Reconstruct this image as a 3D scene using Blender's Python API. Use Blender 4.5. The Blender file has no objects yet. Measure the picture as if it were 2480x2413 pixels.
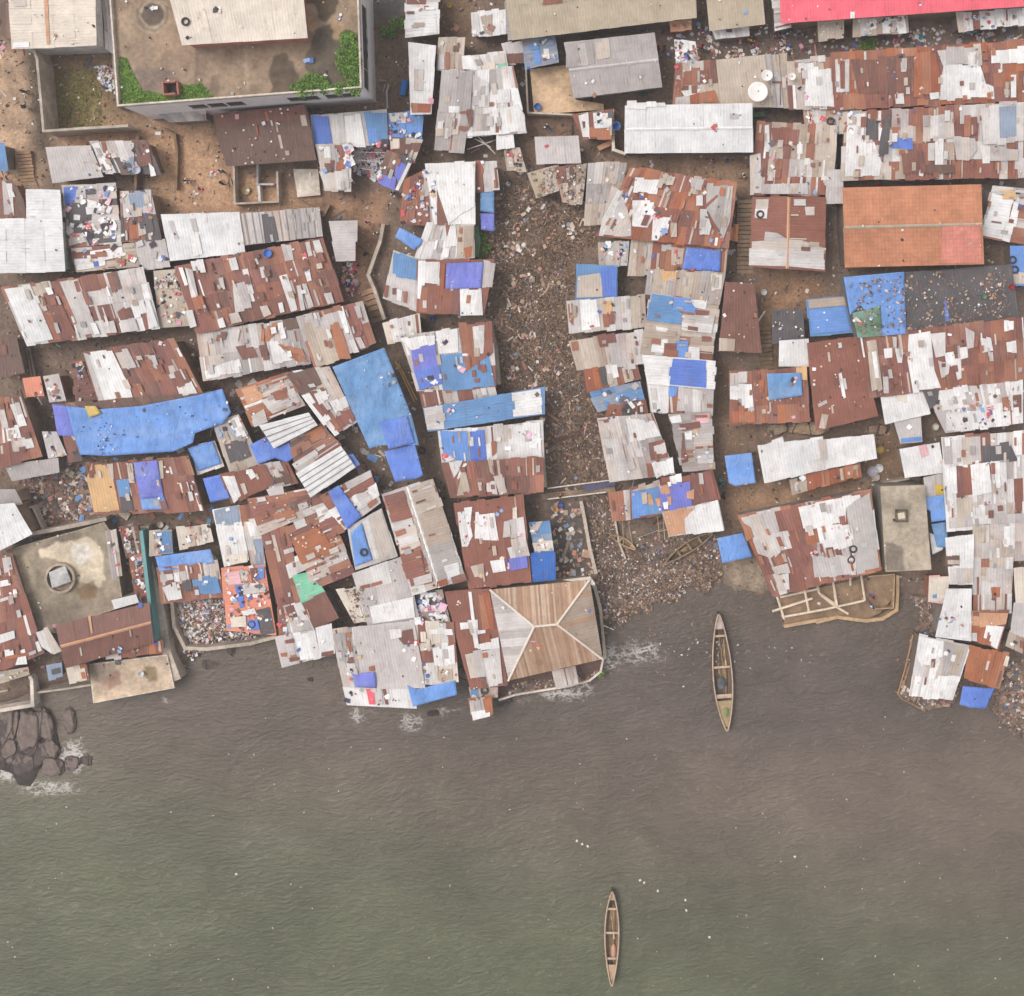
import bpy, bmesh, math, random
import numpy as np
from mathutils import Vector, noise
S = bpy.context.scene
# ---------------------------------------------------------------- camera, sky, sun, exposure
CAMZ = 120.0                      # drone height in metres
MPP = 106.0/2480                 # metres per photo pixel on the ground
NX, NY = 1400.0, 710.0           # photo pixel straight under the drone
cam = bpy.data.cameras.new('camera'); camo = bpy.data.objects.new('camera', cam)
S.collection.objects.link(camo); S.camera = camo
camo.location = (0, 0, CAMZ); camo.rotation_euler = (0, 0, 0)
cam.sensor_width = 36; cam.lens = 36*CAMZ/106.0
cam.shift_x = (1240-NX)/2480; cam.shift_y = -(1206.5-NY)/2480
cam.clip_end = 2000
W = bpy.data.worlds.new('World'); S.world = W; W.use_nodes = True
nt = W.node_tree; bg = nt.nodes['Background']
sky = nt.nodes.new('ShaderNodeTexSky'); sky.sky_type = 'NISHITA'; sky.sun_disc = False
SUN_EL, SUN_ROT = math.radians(58), math.radians(-65)
sky.sun_elevation = SUN_EL; sky.sun_rotation = SUN_ROT; sky.dust_density = 4; sky.ozone_density = 1
hs = nt.nodes.new('ShaderNodeHueSaturation'); hs.inputs['Saturation'].default_value = .18
nt.links.new(sky.outputs[0], hs.inputs['Color']); nt.links.new(hs.outputs[0], bg.inputs['Color'])
bg.inputs['Strength'].default_value = 0.15
sl = bpy.data.lights.new('sun', 'SUN'); sl.energy = 0.9; sl.angle = math.radians(28); sl.color = (1, .95, .88)
so = bpy.data.objects.new('sun', sl); S.collection.objects.link(so)
d = Vector((math.sin(SUN_ROT)*math.cos(SUN_EL), math.cos(SUN_ROT)*math.cos(SUN_EL), math.sin(SUN_EL)))
so.rotation_euler = d.to_track_quat('Z', 'Y').to_euler()
S.view_settings.view_transform = 'Standard'; S.view_settings.look = 'None'
S.view_settings.exposure = 0.31; S.view_settings.gamma = 1
# ---------------------------------------------------------------- colours (photo sRGB -> albedo)
GAIN = 1.12
def lin(c):
    c /= 255.0
    return c/12.92 if c <= .04045 else ((c+.055)/1.055)**2.4
def A(r, g, b): return tuple(min(.86, lin(v)/GAIN) for v in (r, g, b))
PAL = dict(w=(240,236,234), W=(232,230,229), p=(206,197,194), g=(182,173,170), b=(198,182,166), c=(230,216,201),
  r=(148,95,80), o=(176,106,75), O=(176,110,76), d=(116,90,80), e=(130,90,79), k=(96,91,93), B=(100,132,214), L=(114,156,222),
  S=(108,150,198), V=(122,128,210), t=(226,182,132), m=(134,204,170), s=(236,152,126), n=(243,190,196), X=(255,112,128),
  K=(188,172,150), y=(226,190,80), G=(104,140,104), f=(196,92,70), i=(60,110,190), x=(60,52,48), z=(212,160,126), q=(150,162,182), T=(202,138,106), R=(226,146,130), h=(186,150,124), j=(172,134,108), u=(200,174,152), l=(184,164,146), D=(160,132,106), Y=(218,184,150))
COL = {k: A(*v) for k, v in PAL.items()}
# ---------------------------------------------------------------- pixel space -> world
OX = OY = 0
U = 500/190.4                    # photo pixels per tracing unit
def T(ox, oy):
    global OX, OY
    OX, OY = ox, oy
def P2(s): return [(OX+float(a)*U, OY+float(b)*U) for a, b in (q.split(',') for q in s.split())]
def un(p, z):
    k = MPP*(CAMZ-z)/CAMZ
    return Vector(((p[0]-NX)*k, -(p[1]-NY)*k, z))
def gz(p, z=0.): return un(p, z)
# ---------------------------------------------------------------- materials
def newmat(name):
    m = bpy.data.materials.new(name); m.use_nodes = True
    n = m.node_tree; n.nodes.clear()
    out = n.nodes.new('ShaderNodeOutputMaterial'); bs = n.nodes.new('ShaderNodeBsdfPrincipled')
    n.links.new(bs.outputs[0], out.inputs[0]); bs.inputs['Specular IOR Level'].default_value = .3
    return m, n, bs
class NB:
    def __init__(s, n): s.n = n
    def node(s, t, **k):
        nd = s.n.nodes.new(t)
        for a, v in k.items(): setattr(nd, a, v)
        return nd
    def link(s, a, b): s.n.links.new(a, b)
    def noise(s, vec, scale, det=4, rough=.6):
        nd = s.node('ShaderNodeTexNoise'); nd.inputs['Scale'].default_value = scale; nd.inputs['Detail'].default_value = det
        nd.inputs['Roughness'].default_value = rough
        if vec: s.link(vec, nd.inputs['Vector'])
        return nd.outputs['Fac']
    def ramp(s, f, a, b, lo=0., hi=1.):
        nd = s.node('ShaderNodeMapRange'); nd.interpolation_type = 'SMOOTHSTEP'
        for i, v in zip(('From Min', 'From Max', 'To Min', 'To Max'), (a, b, lo, hi)): nd.inputs[i].default_value = v
        s.link(f, nd.inputs['Value']); return nd.outputs[0]
    def mix(s, f, a, b, mode='MIX'):
        nd = s.node('ShaderNodeMix'); nd.data_type = 'RGBA'; nd.blend_type = mode
        for i, v in ((0, f), (6, a), (7, b)):
            if hasattr(v, 'links'): s.link(v, nd.inputs[i])
            elif i == 0: nd.inputs[0].default_value = v
            else: nd.inputs[i].default_value = (*v, 1)
        return nd.outputs[2]
    def math(s, op, a, b):
        nd = s.node('ShaderNodeMath', operation=op)
        for i, v in enumerate((a, b)):
            if hasattr(v, 'links'): s.link(v, nd.inputs[i])
            else: nd.inputs[i].default_value = v
        return nd.outputs[0]
    def gray(s, f):
        nd = s.node('ShaderNodeCombineColor')
        for i in range(3): s.link(f, nd.inputs[i])
        return nd.outputs[0]
    def bump(s, h, st, dist, bs, prev=None):
        nd = s.node('ShaderNodeBump'); nd.inputs['Strength'].default_value = st; nd.inputs['Distance'].default_value = dist
        s.link(h, nd.inputs['Height'])
        if prev: s.link(prev, nd.inputs['Normal'])
        s.link(nd.outputs[0], bs.inputs['Normal']); return nd.outputs[0]
    def scale(s, vec, v, rot=0):
        nd = s.node('ShaderNodeMapping'); nd.inputs['Scale'].default_value = v; nd.inputs['Rotation'].default_value = (0, 0, rot)
        s.link(vec, nd.inputs['Vector']); return nd.outputs[0]
def mat_sheet():
    m, n, bs = newmat('corrugated_sheet'); b = NB(n)
    col = b.node('ShaderNodeAttribute', attribute_name='col').outputs['Color']
    uv = b.node('ShaderNodeUVMap').outputs[0]
    pos = b.node('ShaderNodeNewGeometry').outputs['Position']
    streak = b.noise(b.scale(uv, (4.2, .35, 1)), 1, 5, .65)
    spots = b.noise(pos, 1.1, 6, .7)
    f = b.ramp(b.math('ADD', b.math('MULTIPLY', streak, .6), b.math('MULTIPLY', spots, .4)), .53, .68, 0, .55)
    c = b.mix(f, col, A(164,108,86))
    pale = b.ramp(b.noise(b.scale(uv, (6.5, .28, 1)), 1.3, 4, .6), .60, .72, 0, .38)
    c = b.mix(pale, c, A(204,176,160))
    grime = b.ramp(b.noise(pos, .45, 7, .72), .3, .72, .80, 1.07)
    fine = b.ramp(b.noise(b.scale(uv, (9, 1.2, 1)), 1, 4, .7), .3, .7, .92, 1.05)
    c = b.mix(1, c, b.gray(b.math('MULTIPLY', grime, fine)), 'MULTIPLY')
    wv = b.node('ShaderNodeTexWave', bands_direction='X'); wv.inputs['Scale'].default_value = 1.05
    wv.inputs['Distortion'].default_value = .15
    b.link(uv, wv.inputs['Vector'])
    c = b.mix(1, c, b.gray(b.ramp(wv.outputs['Fac'], 0, 1, .955, 1.02)), 'MULTIPLY')
    b.link(c, bs.inputs['Base Color']); bs.inputs['Roughness'].default_value = .6
    b.bump(wv.outputs['Fac'], .3, .03, bs)
    return m
def mat_attr(name, nscale=.6, lo=.75, hi=1.12, rough=.9, fine=6., flo=.85, fhi=1.12, bump=.3, bd=.05):
    m, n, bs = newmat(name); b = NB(n)
    col = b.node('ShaderNodeAttribute', attribute_name='col').outputs['Color']
    pos = b.node('ShaderNodeNewGeometry').outputs['Position']
    a = b.ramp(b.noise(pos, nscale, 7, .7), .3, .7, lo, hi)
    nz = b.noise(pos, fine, 5, .7)
    f = b.ramp(nz, .3, .7, flo, fhi)
    c = b.mix(1, col, b.gray(b.math('MULTIPLY', a, f)), 'MULTIPLY')
    b.link(c, bs.inputs['Base Color']); bs.inputs['Roughness'].default_value = rough
    b.bump(nz, bump, bd, bs)
    return m
def mat_tarp():
    m, n, bs = newmat('tarpaulin'); b = NB(n)
    col = b.node('ShaderNodeAttribute', attribute_name='col').outputs['Color']
    pos = b.node('ShaderNodeNewGeometry').outputs['Position']
    a = b.ramp(b.noise(pos, .5, 6, .65), .3, .7, .80, 1.10)
    c = b.mix(1, col, b.gray(a), 'MULTIPLY')
    dirt = b.ramp(b.noise(pos, 1.6, 6, .75), .60, .76, 0, .45)
    c = b.mix(dirt, c, A(150,140,140))
    b.link(c, bs.inputs['Base Color']); bs.inputs['Roughness'].default_value = .5
    fade = b.ramp(b.noise(b.scale(pos, (.5, 1.1, 1), .8), .55, 5, .6), .45, .72, 0, .30)
    c = b.mix(fade, c, A(168,186,214)); b.link(c, bs.inputs['Base Color'])
    wr = b.noise(b.scale(pos, (1.6, .5, 1), .5), .9, 5, .6)
    ridge = b.math('ABSOLUTE', b.math('SUBTRACT', b.noise(b.scale(pos, (1.3, .6, 1), -.4), .8, 3, .5), .5), 0)
    cre = b.ramp(ridge, 0, .035, 0, 1)
    b.bump(b.math('ADD', b.math('MULTIPLY', wr, .6), b.math('MULTIPLY', cre, .22)), .6, .2, bs)
    return m
def mat_tile():
    m, n, bs = newmat('roof_tiles'); b = NB(n)
    col = b.node('ShaderNodeAttribute', attribute_name='col').outputs['Color']
    uv = b.node('ShaderNodeUVMap').outputs[0]
    pos = b.node('ShaderNodeNewGeometry').outputs['Position']
    br = b.node('ShaderNodeTexBrick'); br.inputs['Scale'].default_value = 1
    br.inputs['Brick Width'].default_value = .36; br.inputs['Row Height'].default_value = .42; br.offset = 0
    br.inputs['Mortar Size'].default_value = .03
    br.inputs['Color1'].default_value = (.95,.95,.95,1); br.inputs['Color2'].default_value = (1.07,1.06,1.03,1); br.inputs['Mortar'].default_value = (.88,.83,.80,1)
    b.link(uv, br.inputs['Vector'])
    c = b.mix(1, col, br.outputs['Color'], 'MULTIPLY')
    c = b.mix(1, c, b.gray(b.ramp(b.noise(pos, .5, 7, .75), .3, .7, .74, 1.12)), 'MULTIPLY')
    moss = b.ramp(b.noise(b.scale(uv, (2.2, .45, 1)), .8, 6, .72), .54, .70, 0, .5)
    c = b.mix(moss, c, A(140,102,84)); lich = b.ramp(b.noise(pos, 1.9, 6, .75), .63, .74, 0, .5); c = b.mix(lich, c, A(206,166,134))
    b.link(c, bs.inputs['Base Color']); bs.inputs['Roughness'].default_value = .8
    b.bump(br.outputs['Fac'], -.4, .03, bs)
    return m
def mat_water():
    m, n, bs = newmat('murky_water'); b = NB(n)
    col = b.node('ShaderNodeAttribute', attribute_name='col').outputs['Color']
    foam = b.node('ShaderNodeAttribute', attribute_name='foam').outputs['Fac']
    pos = b.node('ShaderNodeNewGeometry').outputs['Position']
    silt = b.ramp(b.noise(pos, .05, 6, .62), .3, .7, .82, 1.16)
    c = b.mix(1, col, b.gray(silt), 'MULTIPLY')
    warp = b.node('ShaderNodeVectorMath', operation='ADD'); wn = b.node('ShaderNodeTexNoise'); wn.inputs['Scale'].default_value = .11; wn.inputs['Detail'].default_value = 3
    b.link(pos, wn.inputs['Vector']); sc = b.node('ShaderNodeVectorMath', operation='SCALE'); sc.inputs['Scale'].default_value = 3
    b.link(wn.outputs['Color'], sc.inputs[0]); b.link(pos, warp.inputs[0]); b.link(sc.outputs[0], warp.inputs[1]); wp = warp.outputs[0]
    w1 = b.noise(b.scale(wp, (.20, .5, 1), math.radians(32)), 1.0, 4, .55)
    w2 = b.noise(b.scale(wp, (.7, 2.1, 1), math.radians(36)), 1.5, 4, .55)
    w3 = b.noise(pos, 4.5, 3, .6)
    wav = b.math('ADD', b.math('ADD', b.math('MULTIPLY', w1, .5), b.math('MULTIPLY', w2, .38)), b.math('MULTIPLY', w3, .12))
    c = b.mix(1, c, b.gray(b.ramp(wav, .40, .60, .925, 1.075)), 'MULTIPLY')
    glint = b.ramp(b.math('ADD', b.math('MULTIPLY', w2, .72), b.math('MULTIPLY', b.noise(pos, .1, 4, .6), .28)), .59, .70, 0, .22)  # specular glints painted as pale streaks in the water colour
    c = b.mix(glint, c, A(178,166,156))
    fr = b.noise(b.scale(pos, (1., 1.5, 1), .4), 1.1, 6, .7); fn = b.math('ADD', b.math('MULTIPLY', b.math('SUBTRACT', 1.0, b.math('MULTIPLY', b.math('ABSOLUTE', b.math('SUBTRACT', fr, .5), 0), 7.0)), .34), b.math('MULTIPLY', b.noise(pos, .9, 8, .75), .62))
    ff = b.ramp(b.math('ADD', fn, b.math('MULTIPLY', foam, .42)), .80, 1.08, 0, .9)
    c = b.mix(ff, c, A(212,204,198))
    b.link(c, bs.inputs['Base Color']); bs.inputs['Roughness'].default_value = .28
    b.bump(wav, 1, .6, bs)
    return m
def mat_rock():
    m, n, bs = newmat('wet_rock'); b = NB(n)
    col = b.node('ShaderNodeAttribute', attribute_name='col').outputs['Color']
    pos = b.node('ShaderNodeNewGeometry').outputs['Position']
    nz = b.noise(pos, 2.2, 8, .7)
    c = b.mix(1, col, b.gray(b.ramp(nz, .3, .7, .7, 1.2)), 'MULTIPLY')
    b.link(c, bs.inputs['Base Color']); bs.inputs['Roughness'].default_value = .7
    vo = b.node('ShaderNodeTexVoronoi'); vo.feature = 'DISTANCE_TO_EDGE'; vo.inputs['Scale'].default_value = .38
    b.link(b.scale(pos, (1.3, .55, 1), .1), vo.inputs['Vector'])
    ck = b.ramp(b.math('ADD', vo.outputs['Distance'], b.math('MULTIPLY', nz, .12)), .05, .10, 0, 1)
    c = b.mix(ck, A(70,60,56), c); b.link(c, bs.inputs['Base Color'])
    b.bump(b.math('ADD', b.math('MULTIPLY', nz, .5), b.math('MULTIPLY', ck, .5)), .9, .2, bs)
    return m
M_SHEET = mat_sheet(); M_TARP = mat_tarp(); M_TILE = mat_tile(); M_WATER = mat_water(); M_ROCK = mat_rock()
M_WALL = mat_attr('shack_wall', .8, .7, 1.1, fine=3)
M_CONC = mat_attr('stained_concrete', .35, .62, 1.16, fine=2.4, flo=.82, fhi=1.12)
M_GROUND = mat_attr('earth', .5, .72, 1.2, fine=3.2, flo=.74, fhi=1.2, bump=.6, bd=.12)
M_WOOD = mat_attr('weathered_wood', 1.5, .75, 1.15, fine=9)
M_BITS = mat_attr('scraps', 2, .85, 1.1, fine=12)
M_LEAF = mat_attr('leaves', 1.5, .75, 1.2, rough=.7, bump=0)
M_PLAIN = mat_attr('painted', 1., .9, 1.06, rough=.6, fine=9, flo=.93, fhi=1.05, bump=.1)
# ---------------------------------------------------------------- mesh helpers
class MB:
    def __init__(s): s.v = []; s.f = []; s.c = []; s.uv = []
    def quad(s, pts, col, uvs=None):
        i = len(s.v); s.v += [tuple(p) for p in pts]; s.c += [col]*len(pts)
        s.uv += uvs if uvs else [(p[0], p[1]) for p in pts]
        s.f.append(tuple(range(i, i+len(pts))))
    def grid(s, rows, col, close=False):
        i = len(s.v); n = len(rows[0])
        for r in rows:
            for p in r: s.v.append(tuple(p)); s.c.append(col); s.uv.append((p[0], p[1]))
        for a in range(len(rows)-1):
            for b in range(n if close else n-1):
                c = (b+1) % n
                s.f.append((i+a*n+b, i+a*n+c, i+(a+1)*n+c, i+(a+1)*n+b))
    def prism(s, bot, top, col, colt=None):
        n = len(bot)
        for k in range(n):
            j = (k+1) % n
            L = (Vector(bot[j])-Vector(bot[k])).length
            s.quad([bot[k], bot[j], top[j], top[k]], col, [(0,0),(L,0),(L,2),(0,2)])
        s.quad(top, colt or col); s.quad(list(reversed(bot)), col)
    def box(s, c, size, col, rz=0, tilt=0):
        ca, sa = math.cos(rz), math.sin(rz); x, y, z = (q/2 for q in size); ct, st = math.cos(tilt), math.sin(tilt)
        P = []
        for dz in (-z, z):
            for dx, dy in ((-x,-y),(x,-y),(x,y),(-x,y)):
                X, Z = dx*ct-dz*st, dx*st+dz*ct
                P.append((c[0]+X*ca-dy*sa, c[1]+X*sa+dy*ca, c[2]+Z))
        i = len(s.v); s.v += P; s.c += [col]*8; s.uv += [(p[0], p[1]) for p in P]
        s.f += [(i+3,i+2,i+1,i), (i+4,i+5,i+6,i+7)]+[(i+k, i+(k+1)%4, i+4+(k+1)%4, i+4+k) for k in range(4)]
    def tube(s, a, b, r, col, n=8, r2=None):
        a, b = Vector(a), Vector(b); ax = (b-a).normalized(); r2 = r if r2 is None else r2
        e = ax.orthogonal().normalized(); g = ax.cross(e)
        ra = [a+(e*math.cos(t)+g*math.sin(t))*r for t in (2*math.pi*k/n for k in range(n))]
        rb = [b+(e*math.cos(t)+g*math.sin(t))*r2 for t in (2*math.pi*k/n for k in range(n))]
        s.grid([ra, rb], col, True)
        i = len(s.v)-2*n
        s.f.append(tuple(range(i+n-1, i-1, -1))); s.f.append(tuple(range(i+n, i+2*n)))
    def build(s, name, mat, parent=None, smooth=False):
        me = bpy.data.meshes.new(name); me.from_pydata(s.v, [], s.f); me.validate(clean_customdata=False)
        me.materials.append(mat)
        at = me.attributes.new('col', 'FLOAT_COLOR', 'POINT')
        at.data.foreach_set('color', np.array([(*c, 1) for c in s.c], dtype=np.float32).ravel())
        ul = me.uv_layers.new(name='UVMap')
        li = np.empty(len(me.loops), dtype=np.int32); me.loops.foreach_get('vertex_index', li)
        ul.data.foreach_set('uv', np.array(s.uv, dtype=np.float32)[li].ravel())
        if smooth: me.polygons.foreach_set('use_smooth', [True]*len(me.polygons))
        o = bpy.data.objects.new(name, me); S.collection.objects.link(o)
        if parent is not None: o.parent = parent; o.location = -parent.location
        return o
def tag(o, label=None, cat=None, group=None, kind=None):
    if label: o['label'] = label
    if cat: o['category'] = cat
    if group: o['group'] = group
    if kind: o['kind'] = kind
    return o
def empty(name, loc, label, cat, group=None):
    o = bpy.data.objects.new(name, None); S.collection.objects.link(o); o.location = loc
    o.empty_display_size = .3
    return tag(o, label, cat, group)
def jit(c, r, a=.08):
    k = 1+r.uniform(-a, a); return tuple(min(.88, v*k) for v in c)
def inpoly(p, poly):
    x, y = p; c = False; j = len(poly)-1
    for i in range(len(poly)):
        xi, yi = poly[i]; xj, yj = poly[j]
        if (yi > y) != (yj > y) and x < (xj-xi)*(y-yi)/(yj-yi)+xi: c = not c
        j = i
    return c
class Quad:
    """roof surface traced in the photo as TL TR BR BL, lifted to real heights"""
    def __init__(s, q, z, d, rg, slope):
        s.q = q; s.z = z; s.d = d; s.rg = rg; s.slope = slope
        w = [un(p, z) for p in q]
        s.W = ((w[1]-w[0]).length+(w[2]-w[3]).length)/2; s.H = ((w[3]-w[0]).length+(w[2]-w[1]).length)/2
        xs = [p[0] for p in q]; ys = [p[1] for p in q]
        s.bb = (min(xs), min(ys), max(xs), max(ys))
    def px(s, u, v):
        a, b, c, d = s.q
        return tuple((a[i]*(1-u)+b[i]*u)*(1-v)+(d[i]*(1-u)+c[i]*u)*v for i in (0, 1))
    def inv(s, p):
        u = v = .5; a, b, c, d = s.q
        for _ in range(8):
            x = s.px(u, v); rx, ry = p[0]-x[0], p[1]-x[1]
            du = [(b[i]-a[i])*(1-v)+(c[i]-d[i])*v for i in (0, 1)]
            dv = [(d[i]-a[i])*(1-u)+(c[i]-b[i])*u for i in (0, 1)]
            det = du[0]*dv[1]-du[1]*dv[0] or 1e-9
            u += (rx*dv[1]-ry*dv[0])/det; v += (du[0]*ry-du[1]*rx)/det
        return u, v
    def h(s, u, v):
        t = v if s.d == 'v' else u
        t = min(max(t, -.1), 1.1)
        if s.rg: return s.z+s.rg*(1-abs(2*t-1))
        return s.z+s.slope*(1-t)
    def at(s, u, v, dz=0): return un(s.px(u, v), s.h(u, v)+dz)
    def tex(s, u, v): return (u*s.W, v*s.H) if s.d == 'v' else (v*s.H, u*s.W)
QUADS = []; FLATS = []
def topz(p):
    z = 0.; best = False
    for q in QUADS:
        if q.bb[0] < p[0] < q.bb[2] and q.bb[1] < p[1] < q.bb[3] and inpoly(p, q.q):
            h = q.h(*q.inv(p))
            if h > z: z = h; best = True
    for poly, h in FLATS:
        if h > z and inpoly(p, poly): z = h; best = True
    return z, best
def tess(poly, maxlen):
    bm = bmesh.new(); f = bm.faces.new([bm.verts.new((p[0], p[1], 0)) for p in poly])
    bmesh.ops.triangulate(bm, faces=[f])
    for _ in range(9):
        L = [e for e in bm.edges if e.calc_length() > maxlen]
        if not L: break
        bmesh.ops.subdivide_edges(bm, edges=L, cuts=1)
        bmesh.ops.triangulate(bm, faces=[f for f in bm.faces if len(f.verts) > 3])
    bm.normal_update()
    vs = [(v.co.x, v.co.y) for v in bm.verts]; bm.verts.index_update()
    fs = [tuple(v.index for v in (reversed(f.verts) if f.normal.z > 0 else f.verts)) for f in bm.faces]
    bm.free(); return vs, fs
WALLC = [A(150,126,106), A(128,112,102), A(166,142,122), A(160,150,146), A(170,116,94), A(140,128,118)]
NH = [0]
CLUT = []
ROOFSTRIPE = {}
VAR = dict(r=[(148,95,80),(140,91,78),(158,104,84),(134,90,82),(168,112,90),(150,98,88)], o=[(176,106,75),(186,118,84),(164,96,70),(178,120,92)], e=[(130,90,79),(138,94,82),(124,88,80)],
  p=[(206,197,194),(214,206,202),(196,187,184),(208,194,184),(222,216,213)], w=[(240,236,234),(243,240,238),(232,227,225)], g=[(182,173,170),(190,182,178),(172,163,160)], b=[(198,182,166),(206,190,176),(186,168,152)])
def shade(code, r, a=.05):
    return jit(A(*r.choice(VAR[code])) if code in VAR else COL[code], r, a)
def clipu(poly, lo, hi, k):
    for sgn, lim in ((1, lo), (-1, -hi)):
        out = []
        for i in range(len(poly)):
            p, q = poly[i-1], poly[i]; a, b = sgn*p[k]-lim, sgn*q[k]-lim
            if a*b < 0:
                t = a/(a-b); out.append((p[0]+(q[0]-p[0])*t, p[1]+(q[1]-p[1])*t))
            if b >= 0: out.append(q)
        poly = out
        if len(poly) < 3: return []
    return poly
def wts(pal):
    out = []; i = 0
    while i < len(pal):
        c = pal[i]; i += 1; n = ''
        while i < len(pal) and pal[i].isdigit(): n += pal[i]; i += 1
        out.append((c, int(n or 1)))
    return out
def roof_mesh(Q, pal, r, P, sw, sln, rag, mat, nm, parent, strips=False):
    mb = MB(); tot = wts(pal); cs = [c for c, _ in tot]; ws = [n for _, n in tot]
    base = COL[cs[0]] if len(cs) == 1 else tuple(.45*v for v in A(150,110,95))
    # dark underlay (battens and the lower sheets), split at the ridge
    n2 = 2 if Q.rg else 1
    for k in range(n2):
        a, b = k/n2, (k+1)/n2
        cc = [(.02, a), (.98, a), (.98, b), (.02, b)] if Q.d == 'v' else [(a, .02), (b, .02), (b, .98), (a, .98)]
        t_ = [Q.at(u, v, -.05) for u, v in cc]; b_ = [Q.at(u, v, -.11) for u, v in cc]
        mb.prism(list(reversed(b_)), list(reversed(t_)), base)
    along, across = (Q.H, Q.W) if Q.d == 'v' else (Q.W, Q.H)
    nr = max(1, round(along/sln)); nc = max(2, round(across/sw))
    if Q.rg and nr % 2: nr += 1
    g = [[None]*nc for _ in range(nr)]
    for i in range(nr):
        for j in range(nc):
            c = r.choices(cs, ws)[0]
            if j and r.random() < .42: c = g[i][j-1]
            elif i and r.random() < .30: c = g[i-1][j]
            g[i][j] = c
    for i in range(nr):
        for j in range(nc):
            e = .012
            t0, t1 = i/nr, (i+1)/nr
            j0 = j/nc-e*r.random(); j1 = (j+1)/nc+e*r.random()
            up = -rag*r.random()/along if i == 0 else (-.10/along if not (Q.rg and i == nr//2) else 0)
            dn = rag*r.random()/along if i == nr-1 else 0
            if Q.rg and i == nr//2-1: dn = 0
            sk = r.uniform(-.015, .015)/max(.2, across/4)
            dz0, dz1 = .012+.02*((j+i) % 2)+r.uniform(0, .015), .03+.02*((j) % 2)+r.uniform(0, .035)
            cc = [(j0, t0+up, dz0), (j1, t0+up, dz0+r.uniform(0, .01)), (j1+sk, t1+dn, dz1), (j0+sk, t1+dn, dz1)]
            pts = []; uvs = []
            for a, t, dz in cc:
                u, v = (a, t) if Q.d == 'v' else (t, a)
                p = Q.at(u, v, dz); pts.append(p); uvs.append(Q.tex(u, v))
            if Q.d == 'v': pts.reverse(); uvs.reverse()
            mb.quad(pts, shade(g[i][j], r, .06) if len(cs) > 1 else jit(COL[g[i][j]], r, .035), uvs)
            if len(cs) > 1 and r.random() < .45:
                k_ = r.random()**1.5*.55; tgt = A(192,150,126) if g[i][j] in 'reod' else A(166,116,96); e_ = r.choice(((0, 1), (2, 3), (0, 3), (1, 2)))
                for q_ in e_: mb.c[-4+q_] = tuple(x*(1-k_)+y*k_ for x, y in zip(mb.c[-4+q_], tgt))
            if r.random() < (.34 if len(cs) > 1 else .05 if cs[0] in 'red' else 0) and sw < 1.5:
                w_ = r.uniform(.10, .30)/across; a0 = j0+r.random()*(j1-j0-w_); ta, tb = sorted((t0+r.random()*(t1-t0), t0+r.random()*(t1-t0)))
                if tb-ta < .35*(t1-t0): ta, tb = t0, t1
                cc = [(a0, ta), (a0+w_, ta), (a0+w_, tb), (a0, tb)]; pts = []; uvs = []
                for a, t in cc:
                    u, v = (a, t) if Q.d == 'v' else (t, a)
                    pts.append(Q.at(u, v, .08)); uvs.append(Q.tex(u, v))
                if Q.d == 'v': pts.reverse(); uvs.reverse()
                mb.quad(pts, shade(r.choice(cs+['b', 'p', 'r', 'w']) if len(cs) > 1 else 'b', r), uvs)
    if strips:
        for j in range(1, nc):
            w_ = .05/across; cc = [(j/nc-w_, .0), (j/nc+w_, .0), (j/nc+w_, 1.), (j/nc-w_, 1.)]
            pts = [Q.at(*((a, t) if Q.d == 'v' else (t, a)), .09) for a, t in cc]
            if Q.d == 'v': pts.reverse()
            mb.quad(pts, A(150,146,146))
    k = 0
    for ps in [x for x in P.split(';') if x.strip()]:
        code, rest = ps.strip().split(' ', 1); pts = P2(rest); k += 1
        if len(pts) == 2:
            (u0, v0), (u1, v1) = Q.inv(pts[0]), Q.inv(pts[1])
            pts = [Q.px(u0, v0), Q.px(u1, v0), Q.px(u1, v1), Q.px(u0, v1)]
        ax = 0 if Q.d == 'v' else 1
        uvp = [Q.inv(p) for p in pts]
        span = (max(q[ax] for q in uvp)-min(q[ax] for q in uvp))*across
        lo = min(q[ax] for q in uvp); pieces = []
        if sw < 1.5 and span > 1.25*sw:
            ncut = max(2, round(span/(sw*1.1)))
            for c_ in range(ncut):
                pc = clipu(uvp, lo+span/across*c_/ncut, lo+span/across*(c_+1)/ncut, ax)
                if len(pc) < 3: continue
                tm = sum(q[1-ax] for q in pc)/len(pc); j1, j2 = r.uniform(-.12, .24)/along, r.uniform(-.12, .24)/along
                nn = []
                for q in pc:
                    t = q[1-ax]; t = t+(j1 if t > tm else -j2)*(1 if abs(t-tm) > .12*max(.05, abs(tm)) else 0)
                    nn.append((q[0], t) if ax == 0 else (t, q[1]))
                pieces.append(nn)
        else: pieces = [uvp]
        for qi, pc in enumerate(pieces):
            try: vs, fs = tess([Q.px(*q) for q in pc], 40 if not Q.rg else 22)
            except ValueError: continue
            i0 = len(mb.v); c = shade(code, r, .04)
            for p in vs:
                u, v = Q.inv(p)
                mb.v.append(tuple(un(p, Q.h(u, v)+.1+.012*k+.005*(qi % 2)))); mb.c.append(c); mb.uv.append(Q.tex(u, v))
            mb.f += [tuple(i0+a for a in f) for f in fs]
    ar_ = Q.W*Q.H; rusty = len(cs) == 1 and cs[0] in 'reod'
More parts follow.
